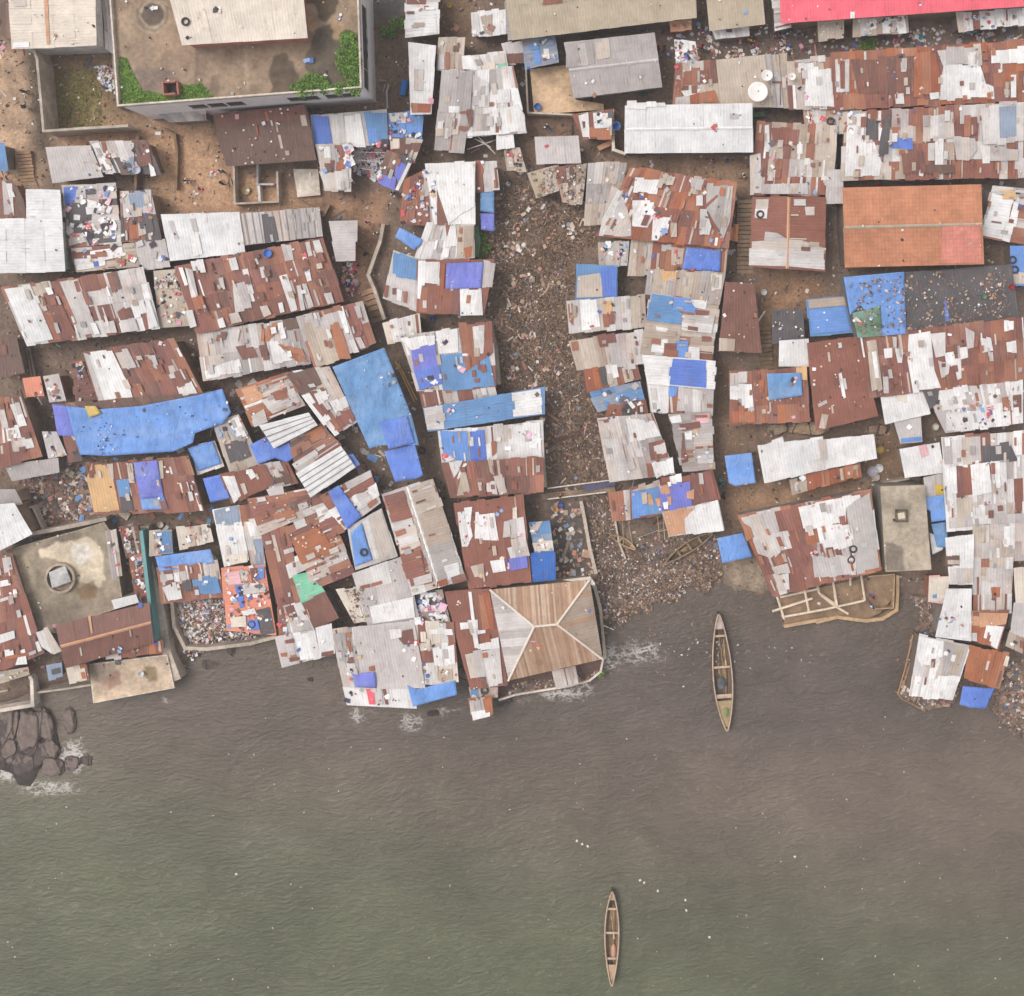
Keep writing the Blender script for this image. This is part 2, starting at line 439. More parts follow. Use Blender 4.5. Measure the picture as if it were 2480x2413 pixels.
    for _ in range(int(ar_/3.2) if len(cs) > 1 else int(ar_/9) if rusty else 0):
        if sw >= 1.5: break
        w_, l_ = r.choice((.18, .26, .4, .55))/across, r.uniform(.35, 1.15)/along; a0, t0 = r.random()*(1-w_), r.random()*(1-l_)
        if Q.rg and t0 < .5 < t0+l_: continue
        sk = r.uniform(-.04, .04)/across
        cc = [(a0, t0), (a0+w_, t0), (a0+w_+sk, t0+l_), (a0+sk, t0+l_)]; pts = []; uvs = []
        hi = .13+.012*k+r.uniform(0, .03)
        for a, t in cc:
            u, v = (a, t) if Q.d == 'v' else (t, a)
            pts.append(Q.at(u, v, hi)); uvs.append(Q.tex(u, v))
        if Q.d == 'v': pts.reverse(); uvs.reverse()
        mb.quad(pts, shade(r.choice(cs*2+['r', 'p', 'b', 'g']) if len(cs) > 1 else r.choice(('b', 'p', 'e', 'o')), r, .06), uvs)
    return mb.build(nm, mat, parent)
def H(label, quad, pal, d='v', z=None, rg=0, P='', name='shack', cat='shack', wall=None, cl=0, sw=.78, sln=2.1, rag=.22,
      mat=None, seed=None, ridge=None, group='tin-roofed shacks of the shore settlement', clp='cloth', slope=None):
    NH[0] += 1; r = random.Random(seed if seed is not None else NH[0]*7+1)
    z = z if z is not None else 2.45+r.random()*.75
    qs = [P2(x) for x in quad.split('|')]
    gk = 1.055 if OX == 500 and OY in (960, 1360) else 1.025 if len(qs) == 1 else 1
    for q_ in qs:
        mx, my = sum(p[0] for p in q_)/4, sum(p[1] for p in q_)/4
        q_[:] = [(mx+(p[0]-mx)*gk, my+(p[1]-my)*gk) for p in q_]
    Qs = [Quad(q, z-.35*i, d, rg, slope if slope is not None else r.uniform(.1, .4)) for i, q in enumerate(qs)]
    c = [sum(p[i] for p in qs[0])/4 for i in (0, 1)]
    loc = un(c, z); loc.z = 0; loc = Vector((loc.x, loc.y, 0))
    root = empty(name, loc, label, cat, group)
    wc = wall or r.choice(WALLC)
    for i, Q in enumerate(Qs):
        roof_mesh(Q, pal, r, P if i == 0 else '', sw, sln, rag, mat or M_SHEET, 'roof', root, 'ribbed roof' in label and 'white' in label)
        QUADS.append(Q)
        ins = min(.3, .12*min(Q.W, Q.H)); eu, ev = ins/Q.W, ins/Q.H
        cs = [(eu, ev), (1-eu, ev), (1-eu, 1-ev), (eu, 1-ev)]
        top = [Q.at(u, v, -.13) for u, v in cs]; bot = [Vector((p.x, p.y, -.6)) for p in top]
        mb = MB(); n = 4
        if Q.rg:                                       # gable ends carry the ridge
            m = [(.5, ev), (.5, 1-ev)] if Q.d == 'h' else [(eu, .5), (1-eu, .5)]
            if Q.d == 'h': top = [top[0], Q.at(.5, ev, -.13), top[1], top[2], Q.at(.5, 1-ev, -.13), top[3]]
            else: top = [top[0], top[1], Q.at(1-eu, .5, -.13), top[2], top[3], Q.at(eu, .5, -.13)]
            bot = [Vector((p.x, p.y, -.6)) for p in top]
        n = len(top)
        for a in range(n):
            b = (a+1) % n
            mb.quad([bot[b], bot[a], top[a], top[b]], wc)
        mb.build('wall', M_WALL, root)
        if ridge and Q.rg:
            mr = MB(); cr = COL[ridge]; n = 14
            for a in range(n):
                t0, t1 = a/n, (a+1)/n+.004
                rows = []
                for o, dz in ((-.16, .0), (0, .09), (.16, .0)):
                    e = o/(Q.H if Q.d == 'v' else Q.W)
                    rows.append([Q.at(t, .5+e, dz+.075) if Q.d == 'v' else Q.at(.5+e, t, dz+.075) for t in (t0, t1)])
                if Q.d == 'h': rows.reverse()
                mr.grid(list(reversed(rows)), jit(cr, r, .06))
            mr.build('ridge_cap', M_PLAIN, root)
        if cl: CLUT.append(([Q.px(.03, .03), Q.px(.97, .03), Q.px(.97, .97), Q.px(.03, .97)], int(cl*.75), clp))
    return root
def clutter(poly, n, pal='cloth'): CLUT.append((P2(poly), n, pal))
def tarp(label, poly, code, dz=.16, name='tarpaulin', z=None, holes=0, folds=1.0, post=False, group='tarpaulins spread over the roofs', seed=1):
    pts = P2(poly); r = random.Random(len(label)+int(pts[0][0]))
    vs, fs = tess(pts, 9)
    cx = sum(p[0] for p in pts)/len(pts); cy = sum(p[1] for p in pts)/len(pts)
    qs = [q for q in QUADS if any(inpoly(p, q.q) for p in pts+[(cx, cy)])]
    hs_ = [q.h(*q.inv((cx, cy))) for q in qs if inpoly((cx, cy), q.q)]
    zc = z if z is not None else (max(hs_) if hs_ else 2.4)
    mb = MB(); c0 = COL[code]
    edge = set()
    for p in vs:
        hh = zc
        if z is None:
            for q in qs:
                if inpoly(p, q.q): hh = max(hh-.15, q.h(*q.inv(p)))
        v = un(p, hh)
        w = noise.noise(Vector((v.x*.7, v.y*.35, seed)))*.10+noise.noise(Vector((v.x*2.1, v.y*1.5, seed+4)))*.045+abs(noise.noise(Vector((v.x*1.1+v.y*.5, v.y*.2, seed+9))))*.09
        v = un(p, hh+dz+w*folds)
        mb.v.append(tuple(v)); mb.c.append(c0); mb.uv.append((v.x, v.y))
    mb.f = fs
    loc = un((cx, cy), zc); loc.z = 0 if post else zc
    if post:
        root = empty('tarp_shelter', loc, label, 'shelter')
        o = mb.build('canopy', M_TARP, root, True)
        for p in pts:
            q = (p[0]*.93+cx*.07, p[1]*.93+cy*.07); t = un(q, zc+dz-.02)
            m2 = MB(); m2.tube((t.x, t.y, -.4), t, .05, A(150,125,100), 6); m2.build('post', M_WOOD, root)
    else:
        o = mb.build(name, M_TARP, None, True); tag(o, label, 'tarpaulin', group)
    FLATS.append((pts, zc+dz+.03))
    md = o.modifiers.new('thick', 'SOLIDIFY'); md.thickness = .02; md.offset = -1
    return o
def slab(label, poly, code, z, name='concrete_house', cat='house', wall=None, par=0, inset=.06, group=None, gr=None, wz=-1.6):
    pts = P2(poly); w = [un(p, z) for p in pts]
    cx = sum(v.x for v in w)/len(w); cy = sum(v.y for v in w)/len(w)
    root = empty(name, (cx, cy, 0), label, cat, group)
    ar = sum(w[i].x*w[(i+1) % len(w)].y-w[(i+1) % len(w)].x*w[i].y for i in range(len(w)))
    if ar < 0: w.reverse()
    mb = MB(); vs, fs = tess(pts, 60); i0 = 0
    lo = [Vector((v.x, v.y, z-.18)) for v in w]
    for a in range(len(w)):
        b = (a+1) % len(w); mb.quad([lo[a], lo[b], w[b], w[a]], COL[code])
    i0 = len(mb.v)
    for p in vs:
        v = un(p, z); mb.v.append(tuple(v)); mb.c.append(COL[code]); mb.uv.append((v.x, v.y))
    mb.f += [tuple(i0+a for a in f) for f in fs]
    mb.build('roof', M_CONC, root)
    m2 = MB(); k = .985
    t2 = [Vector((cx+(v.x-cx)*k, cy+(v.y-cy)*k, z-.185)) for v in w]
    for a in range(len(w)):
        b = (a+1) % len(w); m2.quad([(t2[a].x, t2[a].y, wz), (t2[b].x, t2[b].y, wz), t2[b], t2[a]], wall or A(150,140,128))
    m2.build('wall', M_PLAIN if cat == 'building' else M_WALL, root)
    if par:
        m3 = MB(); n = len(w)
        for a in range(n):
            p, q = w[a], w[(a+1) % n]; dd = (q-p).normalized(); nn = Vector((-dd.y, dd.x, 0))*.16
            p, q = p-dd*.0+nn*.02, q-dd*.17+nn*.02
            bt = [p, q, q+nn, p+nn]
            m3.prism([Vector((v.x, v.y, z+.003)) for v in bt], [Vector((v.x, v.y, z+par)) for v in bt], COL[gr or code])
        m3.build('parapet', M_CONC, root)
    FLATS.append((pts, z)); return root
def wallrun(label, line, h, code, th=.22, name='boundary_wall', cat='wall', base=-.6, mat=None):
    pts = P2(line); w = [un(p, h) for p in pts]
    mb = MB()
    for a in range(len(w)-1):
        p, q = w[a], w[a+1]; dd = (q-p).normalized(); nn = Vector((-dd.y, dd.x, 0))*th/2
        e = dd*(th/2-.004*a) if a < len(w)-2 else dd*0
        bt = [p-nn, q+e-nn, q+e+nn, p+nn]
        mb.prism([Vector((v.x, v.y, base)) for v in bt], [Vector((v.x, v.y, h-.003*a)) for v in bt], COL[code] if isinstance(code, str) else code)
    o = mb.build(name, mat or M_CONC); return tag(o, label, cat)
# ================================================================ houses, traced tile by tile
# ---- top row
T(0,0)
H('long hall with cream sheet roof and pinkish ridge strip beside the walled grass yard','7,-22 86,-22 88,41 12,44','c','h',5.2,P='R 39,-22 43,-22 46,41 43,41;w 12,39 27,43.5;p 12,0 24,6'.replace('R','z'),name='hall',cat='hall',wall=A(205,200,196),rag=.05,slope=.02)
H('narrow grey lean-to squeezed between the cream hall and the concrete terrace building','93,-20 99,-20 104,49 97,44','p2g3','v',2.5,rag=.1)
H('low reddish brown shed half hidden beside the cream hall','-8,6 9,5 10,34 -8,30','e3d2','v',2.2)
H('pale grey shack roof with pointed gable below the walled grass yard','43,137 83,135 95,163 49,168','p','v',2.7,sw=1.2,rag=.1)
H('small patched shack with white, brown and charcoal strips beside the pale grey one','84,132 136,130 147,160 97,159','k4d3p3','v',2.5,P='w 84,132 91,132 103,156 94,158;r 93,131 97,131 100,145 97,146;p 107,132 124,133 124,150 111,148;e 126,136 138,136 140,152 127,153;w 137,150 142,155 144,162 139,163;q 115,148 123,146 124,155 118,157',cl=30)
H('shack buried under white laundry and a blue sheet by the tall white roof','58,172 105,170 112,223 64,228','k3g3p3r2','h',2.6,P='B 60,173 70,172 71,189 62,190;k 62,188 81,186 83,203 63,209;p 63,209 84,205 80,222 65,227;k 80,213 105,211 107,223 82,225;w 80,184 90,186 90,197 82,198',cl=150,clp='laundry')
H('small shack with pale blue plastic and rust squares beside the laundry roof','111,178 139,177 148,220 112,222','r4p4k2','v',2.7,P='p 112,178 139,177 140,197 114,199;q 118,178 136,178 136,190 120,189;k 131,198 139,197 142,214 133,216;o 119,208 127,207 129,220 120,221;p 127,206 133,206 135,216 128,218',cl=30)
H('rusty striped hut end with a whitish band at the sandy lane','-10,168 12,168 24,201 -10,201','e3r2','v',2.3,P='p 2,169 11,169 13,199 4,199;d 14,169 22,185 24,200 14,200')
H('steel blue hut corner at the sandy lane','-10,132 4,133 7,156 -10,156','S','v',2.3)
T(0,480)
H('tall shed with large plain white roof and stepped corner','-12,19 57,19 60,68 -12,69|24,-8 55,-8 57.5,19.5 24.5,19.5','W','h',4.2,name='shed',cat='shed',wall=A(190,196,186),rag=.05,slope=.05,sw=1.1)
H('rust and white patched shack wedged against the tall white shed','66,46 122,42 127,63 71,68','r4b2','h',2.6,P='w 82,49 113,45 114,53 98,57 82,58;w 69,56 97,55 97,62 71,67;p 101,42 112,41 113,44 102,46;r 83,52 90,52 90,56 84,56',cl=25)
H('plain grey shack roof with white clothes drying at its lower corner','125,41 152,38 157,63 128,65','p','v',2.5,cl=10,clp='laundry')
H('shack with a clean white corrugated roof in front of the orange earth yard','150,16 219.5,13.5 225,50 158,57','W','v',3.0,P='p 155,21 159,21 165,38 161,38;p 175,19 180,19 183,31 178,31;w 176,35 183,33 187,52 178,54',rag=.08,sw=1.0)
H('long pale shack with a broad rust stain and white end below the tall white shed','4,84 131,66 145,119 26,135','p5r3w2','v',2.9,rg=.35,P='W 4,84 28,80.5 49,130 26,135;b 29,81 44,78 50,108 38,102;r 40,89 52,87 64,113 70,126 50,130 39,106;p 55,78 72,75 90,123 76,126;r 68,77 72,76 75,86 71,87;e 98,70 107,68 112,84 103,86;e 108,105 120,101 124,110 111,113;w 120,98 132,94 136,106 124,109;w 134,94 138,94 142,106 146,119 137,120 135,105;p 93,115 105,113 108,124 96,125;w 83,115 88,115 92,125 87,126;p 110,113 124,111 128,122 113,124')
H('small tan roofed shack littered with coloured scraps','142,68 163,66 178,117 147,119','b','v',2.5,cl=90,clp='cloth',rag=.05,sw=2)
H('dark brown hut by the wooden walkway','-10,128 15,128 22,160 -10,166','d','v',2.4)
H('small hut with an orange tin roof under the walkway end','21,167 37,165 40,182 24,183','s','v',2.3,sw=3,cl=6)
H('tiny pale hut with bright coloured clothes beside the orange tin roof','40,165 54,163 60,185 45,187','p','v',2.4,cl=24)
H('dim brown huts of scrap between the pale hut and the white striped shack','66,152 75,150 88,186 70,188','d3e2p1','h',2.2,cl=30)
H('rust roof with a long white band and grey strip above the great blue tarpaulin','77,143 160,131 186,181 93,192','r5e2p2','v',3.1,P='p 77,143 84,144 101,186 92,190;w 83,142 103,140 120,175 124,190 99,193;p 106,142 118,140 126,156 113,158;p 134,146 143,145 146,155 138,157;p 155,155 160,154 164,164 158,166;p 163,174 177,170 182,180 166,183;e 160,160 170,157 176,170 164,174')
T(500,480)
H('grey ribbed roof with one dark band beside the clean white roof','30,15 103,9 106,35 35,43','g4p3','v',2.9,P='k 51,17 62,16 67,40 54,42',rag=.06,sw=.7)
H('small pale three-sheet roof in the bend of the lane','114,22 137,21 137,58 121,58','p','h',2.7,sw=2.6,sln=2.6)
H('great rusty roof sprinkled with single pale sheets above the leaning white roofs','-27,64 105,38 124,94 -8,123','r9e2','v',3.1,rg=.4,P='w 33,66 38,65 44,88 38,89;p 24,80 36,77 42,101 26,104;p 69,44 78,43 80.5,57 72.5,58;w 67,72 74,70 79,84 84,103 78,105;p 91,41 95,40 98,53 94,54;p 98,39.5 104,38.5 108,50 101,52;w 90,67 95,65.5 97,76 93,77;p 83,81 87,80 91,103 87,104;p 88,79 92,79 99,100 94,102;p 49,64 53,63 56,73 51,74;p 20,56 27,54.5 30,66 23,67;p 49,100 56,99 60,107 53,110;w 66,97 70,96 72,105 68,106;p 108,88 115,87 118,97 112,98;w 10,112 15,110 18,119 12,120;p 20,107 29,105 33,114 23,116;w -26,64 -22,64 -17,80 -20,81;p -20,64 -13,66 -8,90 -14,92;w -15,58 -3,57 -1,67 -12,68;p 11,74 15,73 17,82 13,83;o -14,92 -4,90 -1,100 -10,103;p -20,104 -13,103 -9,118 -15,120',cl=12,clp='specks')
H('crooked shack of grey and white sheets with curved rust stripes','-8,125 86,112 94,151 -2,168','p6w3g2','v',2.7,rg=.2,P='w -2,160 30,147 34,160 0,167;e 27,139 43,136 47,146 33,148;e 48,136 55,135 58,145 51,147;w 58,134 66,134 80,150 62,153;o 51,121 54,120 53,132 50,132;o 56,118 59,118 58,132 54,132;o 61,115 66,113 62,126 58,130;d 70,114 84,112 85,120 74,121;o 66,136 88,139 92,146 70,139;o 74,141 90,147 94,151 82,150;p 31,121 29,132 27,132 28,121;e 10,126 19,125 17,131 8,131')
H('shack with a broad pale stained slope beside rust sheets at the lane','84,110 143,96 155,133 100,156','r5p2','v',3.0,P='b 89,115 113,109 116,130 123,150 102,156 96,140;p 92,114 124,104 128,120 112,122;o 114,117 122,115 128,130 133,147 122,148 117,130;p 131,131 136,130 141,142 136,143;p 137,129 142,128 147,138 142,139;w 121,104 127,104 132,124 128,125;p 136,100 141,99 144,110 140,111')
# ---- column over the gully head
T(1000,0)
H('white roofed row house beside the black drain, upper end','-6,-12 23,-12 23,31 -6,34','w5p5','h',3.2,P='e -6,-4 12,-4 12,4 -6,4;w 13,12 22,12 22,31 13,31')
H('long plain white roof with a rust end along the black drain','-4,40 21,43 17,104 -2,105','w','v',3.3,P='o -2,95 17,96 16,104 -1,104;p 1,66 10,66 9,82 1,82',rag=.08)
H('bare brown shack with grey sheet and rust board at the alley mouth','24,36 48,35 46,66 22,64','b3d1','v',2.6,P='r 30,48 34,48 34,64 30,64;p 24,50 29,50 29,64 23,64')
H('white hut heaped with brown scrap in the dirt yard','54,13 85,9 86,30 55,33','w','v',2.6,P='b 62,16 73,12 73,31 66,29;p 54,31 55,13 60,13 62,30',cl=14)
H('narrow strip of pale sheets along the khaki hall','85,-20 90,-20 94,35 88,37','p','h',3.1)
H('grey many-sheet shack with a stepped edge along the black drain','27,66 56,67 47,139 20,137','g5p4','v',3.0,P='g 27,66 55,67 53,101 24,103;w 33,98 43,98 43,104 33,104;r 43,103 55,102 54,116 52,116 52,105 43,105;b 21,118 42,116 42,124 21,126;r 43,116 52,117 48,121 42,120')
H('pale shack of white and grey squares with a dark gap below','55,68 92,62 104,121 47,126','p6w3g2','v',2.8,P='w 80,100 97,96 99,106 103,106 104,120 82,123;w 72,84 90,84 90,95 73,96;c 87,101 90,101 91,114 88,114;p 55,68 70,76 70,98 55,98;w 46,122 82,120 82,124 46,126')
H('cream and white shack with a green netting corner','46,53 85,49 91,84 62,78','c4w4','v',2.7,P='m 78,60 86,58 90,80 79,82;w 46,53 61,53 63,65 46,64;p 74,52 84,50 86,58 76,60;c 62,60 76,58 76,74 70,76')
H('small white hut hanging over the dark gap','77,125 92,122 93,135 77,138','w','v',2.6)
H('short pale hut with rust sill beside the blue glossy roof','82,42 101,38 102,58 87,58','p','v',2.5,P='e 86,51 102,49 102,58 87,58')
H('hut with a glossy pale blue ribbed roof tied down with ropes','101,36 131,34 134,57 104,64','q3S3','h',2.7,P='L 112,40 117,40 118,58 113,59;w 120,45 126,45 127,54 121,55',cl=8,rag=.05)
H('broad khaki sheet roof of a market hall','84,-25 256,-32 258,16 94,36','K','v',4.2,name='hall',cat='hall',rag=.05,slope=.2,sw=1.1,sln=3,P='r 120,-1 138,-1 138,3 120,5')
H('large plain grey gabled hall with a white ridge','141,40 222,31 228,80 149,90','g','v',3.8,rg=.5,ridge='p',name='hall',cat='hall',rag=.05,P='b 168,38 181,37 182,52 169,54;W 141,40 166,39 168,58 141,61'.replace('W','g'),cl=4)
H('small pale arched hut alone in the brown lane','113,127 152,126 154,150 115,151','p','v',2.5,rag=.06,cl=3)
H('little rust and white stall roof beside the tan yard wall','147,106 184,103 184,128 157,127','r','v',2.6,P='w 153,108 162,105 163,127 157,127;r 156,112 159,112 159,118 157,118;w 166,104 184,103 183,117 167,118;o 163,119 183,118 183,127 163,127')
H('shack with a bright white roof and maroon strip at the gully head','12,152 57,150 57,206 20,206','w','v',3.0,P='e 22,174 32,174 33,206 22,206;w 20,152 57,150 57,190 33,206 22,174',rag=.06)
H('small rust-streaked hut beside the bright white roof','57,150 77,149 80,174 58,176','o3p3r2','v',2.5)
H('cluttered shack of pale and rusty slats along the black drain','-8,168 20,152 22,206 -12,206','p3r3o2','v',2.3,cl=80)
T(1500,0)
H('long hall roofed in clean off-white sheets','7,98 121,96 121,140 7,141','W','v',3.9,rg=.35,ridge='w',name='hall',cat='hall',rag=.03,P='p 102,105 110,105 110,110 102,110;w 7,95 42,94 43,99 7,99',sw=1.0)
H('bright pinkish red roofed hall','150,-25 380,-32 380,5 152,21','X','v',4.6,name='hall',cat='hall',rag=.02,slope=.1,sw=1.5,sln=6,P='w 213,11 217,11 217,17 213,17')
H('narrow white lean-to at the end of the red roofed hall','140,-20 149,-20 158,25 144,28','p5w3','h',3.0)
H('stall roof covered in clothes beside the market lane','51,38 70,40 73,58 53,60','w3p3','v',2.4,cl=70)
H('small stall of orange and pale boards under the khaki hall eave','46,19 66,17 66,27 48,29','z3o3p2','v',2.3,cl=8)
H('rust roof with pale upright stripes below the clothes stall','52,60 90,56 94,97 50,100','r5b3p2','v',2.6,P='r 59,65 82,64 83,77 60,78;w 57,84 76,82 70,88 60,89;o 65,88 88,83 92,95 66,96;p 52,90 65,88 65,97 51,98',cl=12)
H('tan earth covered roof with a big white dish near its edge','90,56 133,52 140,98 94,98','b','v',2.8,rag=.1,sw=3,sln=4,cl=10,clp='specks')
H('grey ribbed roof with rust seams beside the white dish','133,52 154,50 157,98 140,98','g5b2','v',2.7,P='r 141,75 156,75 156,77 141,77;r 148,77 149,77 149,97 148,97')
H('shack with a square white roof sheet framed in rust','155,58 208,54 212,98 157,100','r4b3p2','v',3.0,P='w 172,64 206,62 208,98 171,99;w 163,60 179,57 180,64 165,66;p 162,46 190,44 190,56 162,58'.replace('162,46 190,44','163,55 190,53'),cl=8)
H('long rust roof row with a dark brown middle and white blocks','199,50 378,38 378,92 201,100','r7o2','v',3.3,rg=.3,P='e 213,56 272,51 269,70 267,86 221,87 217,70;p 293,46 333,42 335,58 299,60;w 299,62 333,60 335,78 345,80 346,90 295,92 297,73;w 343,46 375,44 375,57 343,59;o 273,50 292,49 296,74 296,88 271,88;w 361,69 366,69 366,90 361,90;p 199,56 212,54 212,84 200,84;r 203,56 208,56 208,82 204,82;w 286,86 295,85 295,91 287,92;p 254,87 262,86 263,96 255,96;w 321,48 329,48 330,61 322,61',cl=30)
H('pale clothes-strewn shack below the square white roof','170,101 218,99 216,125 172,117','p4b3c2','v',2.6,cl=60)
H('patched rust and grey shack above the plain grey sheet roof','128,114 200,117 196,179 121,178','r5b4p2','v',2.8,rg=.25,P='p 120,145 130,143 132,178 121,178;w 134,116 138,115 139,140 134,140;w 142,157 148,156 148,163 142,164;w 171,146 176,146 176,152 171,152;p 131,170 174,169 174,179 131,179;w 164,133 169,133 169,142 164,142;r 140,118 166,120 164,134 142,132',cl=30)
H('large roof row of mixed rust, charcoal and white sheets','210,105 378,95 378,162 207,165','r5p4b2','v',3.4,rg=.3,P='w 210,106 227,105 225,131 235,133 242,150 240,162 208,164;k 228,107 239,115 238,130 227,128;w 239,118 244,118 242,130 239,130;k 245,107 251,106 249,125 248,143 239,144 240,130;B 250,134 257,128 270,127 271,136 251,137;p 280,108 308,105 309,128 280,129;p 333,100 373,97 373,130 336,133;p 333,136 368,138 368,148 335,149;w 291,128 299,128 299,152 291,152;e 260,140 280,142 282,160 262,160;p 308,128 328,128 330,138 322,149 311,148;q 350,98 366,97 366,125 351,126;w 277,157 281,157 280,163 276,162;r 318,108 330,107 330,124 318,125;d 283,152 309,152 309,160 283,160',cl=14)
H('narrow plain pale roof wedged between the patched shacks','192,158 206,158 207,187 190,187','p','v',3.0)
H('khaki plastered house with stained flat sheets above the market lane','79,-25 129,-28 134,22 84,28','K','v',3.6,name='house',cat='house',rag=.02,sw=4,sln=6)
H('market stall roof with round holes under the red hall, nearest the white lean-to','183,20 207,18 207,34 184,37','b','v',2.4,cl=24,clp='specks')
H('market stall roof half beige half white under the middle of the red hall','216,19 265,13 266,29 240,32 '.replace('240,32 ','216,33'),'b3w3p2','v',2.4,cl=50,P='w 242,19 263,15 265,29 243,31')
H('market stall roof of white and rust sheets at the far end of the red hall','311,13 375,8 375,22 313,28','w4p3r2','v',2.5,cl=40)
T(1980,0)
H('orange tiled house with a grey beige ridge','25,174 149,171 151,243 28,246','T','v',4.0,P='R 115,209 150,207 151,242 114,243',rg=.9,ridge='K',name='house',cat='house',mat=M_TILE,rag=.0,slope=0,sw=5,sln=4)
H('white and rust shack at the corner of the orange tiled house','162,172 200,176 190,225 151,218','r4p4','h',2.7,P='w 162,178 179,184 170,221 152,217;t 169,176 183,175 184,184 170,184;w 180,186 186,187 178,224 172,222',cl=8)
H('hut under a blue sheet weighed down with tyres','178,228 200,228 200,262 178,262','L','v',2.6,P='b 178,252 200,254 200,262 178,262')
T(1000,0)
H('grey dusty wing hut joined to the large hipped roof','162,152 197,151 186,206 158,206','g4b2p2','v',2.5,cl=22,clp='specks')
H('brown slatted ruin hut at the gully head','131,156 160,152 156,188 138,186','b2r3d2','v',2.1,cl=90,clp='trash')
H('tan collapsed hut roof between the arched hut and the gully','106,160 134,152 134,176 114,182','K3b3','v',1.9,sw=2,cl=60,clp='trash')
H('little tan box hut beside the small rust-streaked hut','84,138 99,138 104,157 87,157','b2K2d1','v',2.0,cl=16)
T(500,480)
H('small cream and white hut at the foot of the bending lane wall','163,116 196,107 198,128 167,133','c3z2w3','v',2.4,cl=8)
T(1500,0)
H('white framed canopy in front of the khaki house','86,28 119,25 120,33 89,36','p5w2','v',2.2,name='canopy',cat='canopy',P='k 98,27 104,27 104,30 99,30',rag=.05)
# ---- second row, middle
T(1000,480)
H('pale shack with rust bits above the violet tarpaulin roof','13,23.5 56,24 56,54 2,57','p6w2','v',2.7,P='r 30,24 34,23.5 35,34 31,35;w 34.5,25 39,25 41,45 29,45;b 40,26 56,26 56,54 41,54;r 43,27 46,27 46,33 43,33;o 47,46 55,44 54,54 48,55')
H('grey shack with a steel blue sheet patch along the drain wall','-18,50 5,58 4,103 -27,92','p','v',2.6,P='S -18,50 4,58 4,76 -19,70;r -19,83 -15,83 -15,89 -19,89;w -15,84 -10,85 -11,95 -15,94;r -9,86 -5,86 -6,97 -9,96;r -26,80 -22,81 -24,92 -27,91')
H('four-coloured shack of white, violet, maroon and clean white squares by the gully','5,58 74,58 65,106 4,105','r','v',2.9,P='w 5,58 25,58 24,80 8,79 8,92 4,91;p 65,59 76,61 73,83 63,83;w 43,84 63,83.5 65,106 44,107;r 8,83 25,82 28,108 5,105;r 27,84 43,84 43,108 27,108;o 25,60 30,60 28,90 25,90')
H('shack with a steel blue ribbed roof and white sheet beside the gully','-10,130 72,116 76,173 5,177','r3p3','v',2.9,P='S 22,147 46,143 50,157 70,144 76,174 28,178 24,158;w 21,123 41,120 42,142 24,145;r 42,117 73,115 74,144 49,158;p 55,119 66,118 66,130 56,131;p 56,131 66,129 65,143 57,145;V -2,138 20,132 24,157 1,160;B 1,160 25,157 27,170 6,176;w -12,131 8,127 20,126 20,133 -2,139',cl=20,clp='laundry')
H('strip of rust and pale sheets under the steel blue roof','7,178 74,172 77,185 10,193','r5p3','v',2.5)
H('hut strewn with dark and red clothes beside the gully bend','171,42 199,40 197,62 172,62','b3p2','v',2.5,cl=44)
H('hut with a beige sheet and a blue tarp half beside the gully','151,63 188,64 188,91 151,92','S','v',2.5,P='t 152,72 174,69 175,91 151,92;b 152,72 174,69 175,91 151,92;B 172,65 187,64 188,91 176,91',sw=3)
H('white and beige hut at the gully edge below the blue and beige one','143,97 213,90 214,118 145,124','p4b2','v',2.6,P='w 154,95 169,93 173,119 156,122;r 143,98 147,97 148,118 144,113;t 177,95 184,95 184,106 177,108;r 175,109 186,108 186,117 176,118',cl=20)
H('pale shack with rusty edges at the narrow part of the gully','145,133 211,123 213,152 152,157','p5b2r1','v',2.7,P='r 170,128 186,124 188,134 172,136;r 146,133 152,132 153,140 147,141')
H('low hut of rust, charcoal and white panels above the washed blue sheet','158,158 205,150 209,166 161,178','r4b2','v',2.4,P='o 159,160 171,157 174,173 162,177;k 172,156 177,155 180,172 174,173;w 178,156 188,154 190,165 180,168;p 192,153 204,151 206,158 193,160')
H('hut under a washed-out blue sheet with white streaks','163,178 208,170 212,187 172,197','q3S2','h',2.3,cl=16)
T(1500,480)
H('large hipped roof of rust and white squares above the stairs','12,-27 107,-13 99,45 -19,34','r4o4b1','v',3.4,rg=.5,P='w 11,4 32,4 31,18 26,27 12,26;w 31,18 47,19 45,29 37,30 36,38 30,38;p -8,-10 3,-4 11,24 11,35 -18,33;g 80,-12 105,-11 102,22 96,38 80,10;r 78,7 90,-3 91,-1 80,9;r 80,15 82,14 93,30 91,31;w 14,-18 37,-17 35,-4 13,-6;w 71,-2 77,-3 77,7 71,7;p 74,12 80,12 85,26 83,34 74,33;b 47,19 53,20 53,36 47,36;p 40,-22 52,-20 50,-14 40,-14;p 65,-18 78,-16 76,-8 66,-10',cl=60)
H('low rusty shack with a bright blue sheet corner under the hipped roof','12,40 99,46 97,70 9,70','o4r4b2','v',2.5,P='b 48,46 60,47 58,62 48,60;p 39,43 48,44 48,48 39,47',cl=20)
H('grey ribbed shack with a wooden frame and tan board beside the stairs','27,67 97,70 92,97 25,88','g5b2','v',2.8,P='t 38,67 53,68 52,77 40,74;c 84,71 95,71 94,85 85,85;g 86,73 92,73 92,83 87,83',cl=8)
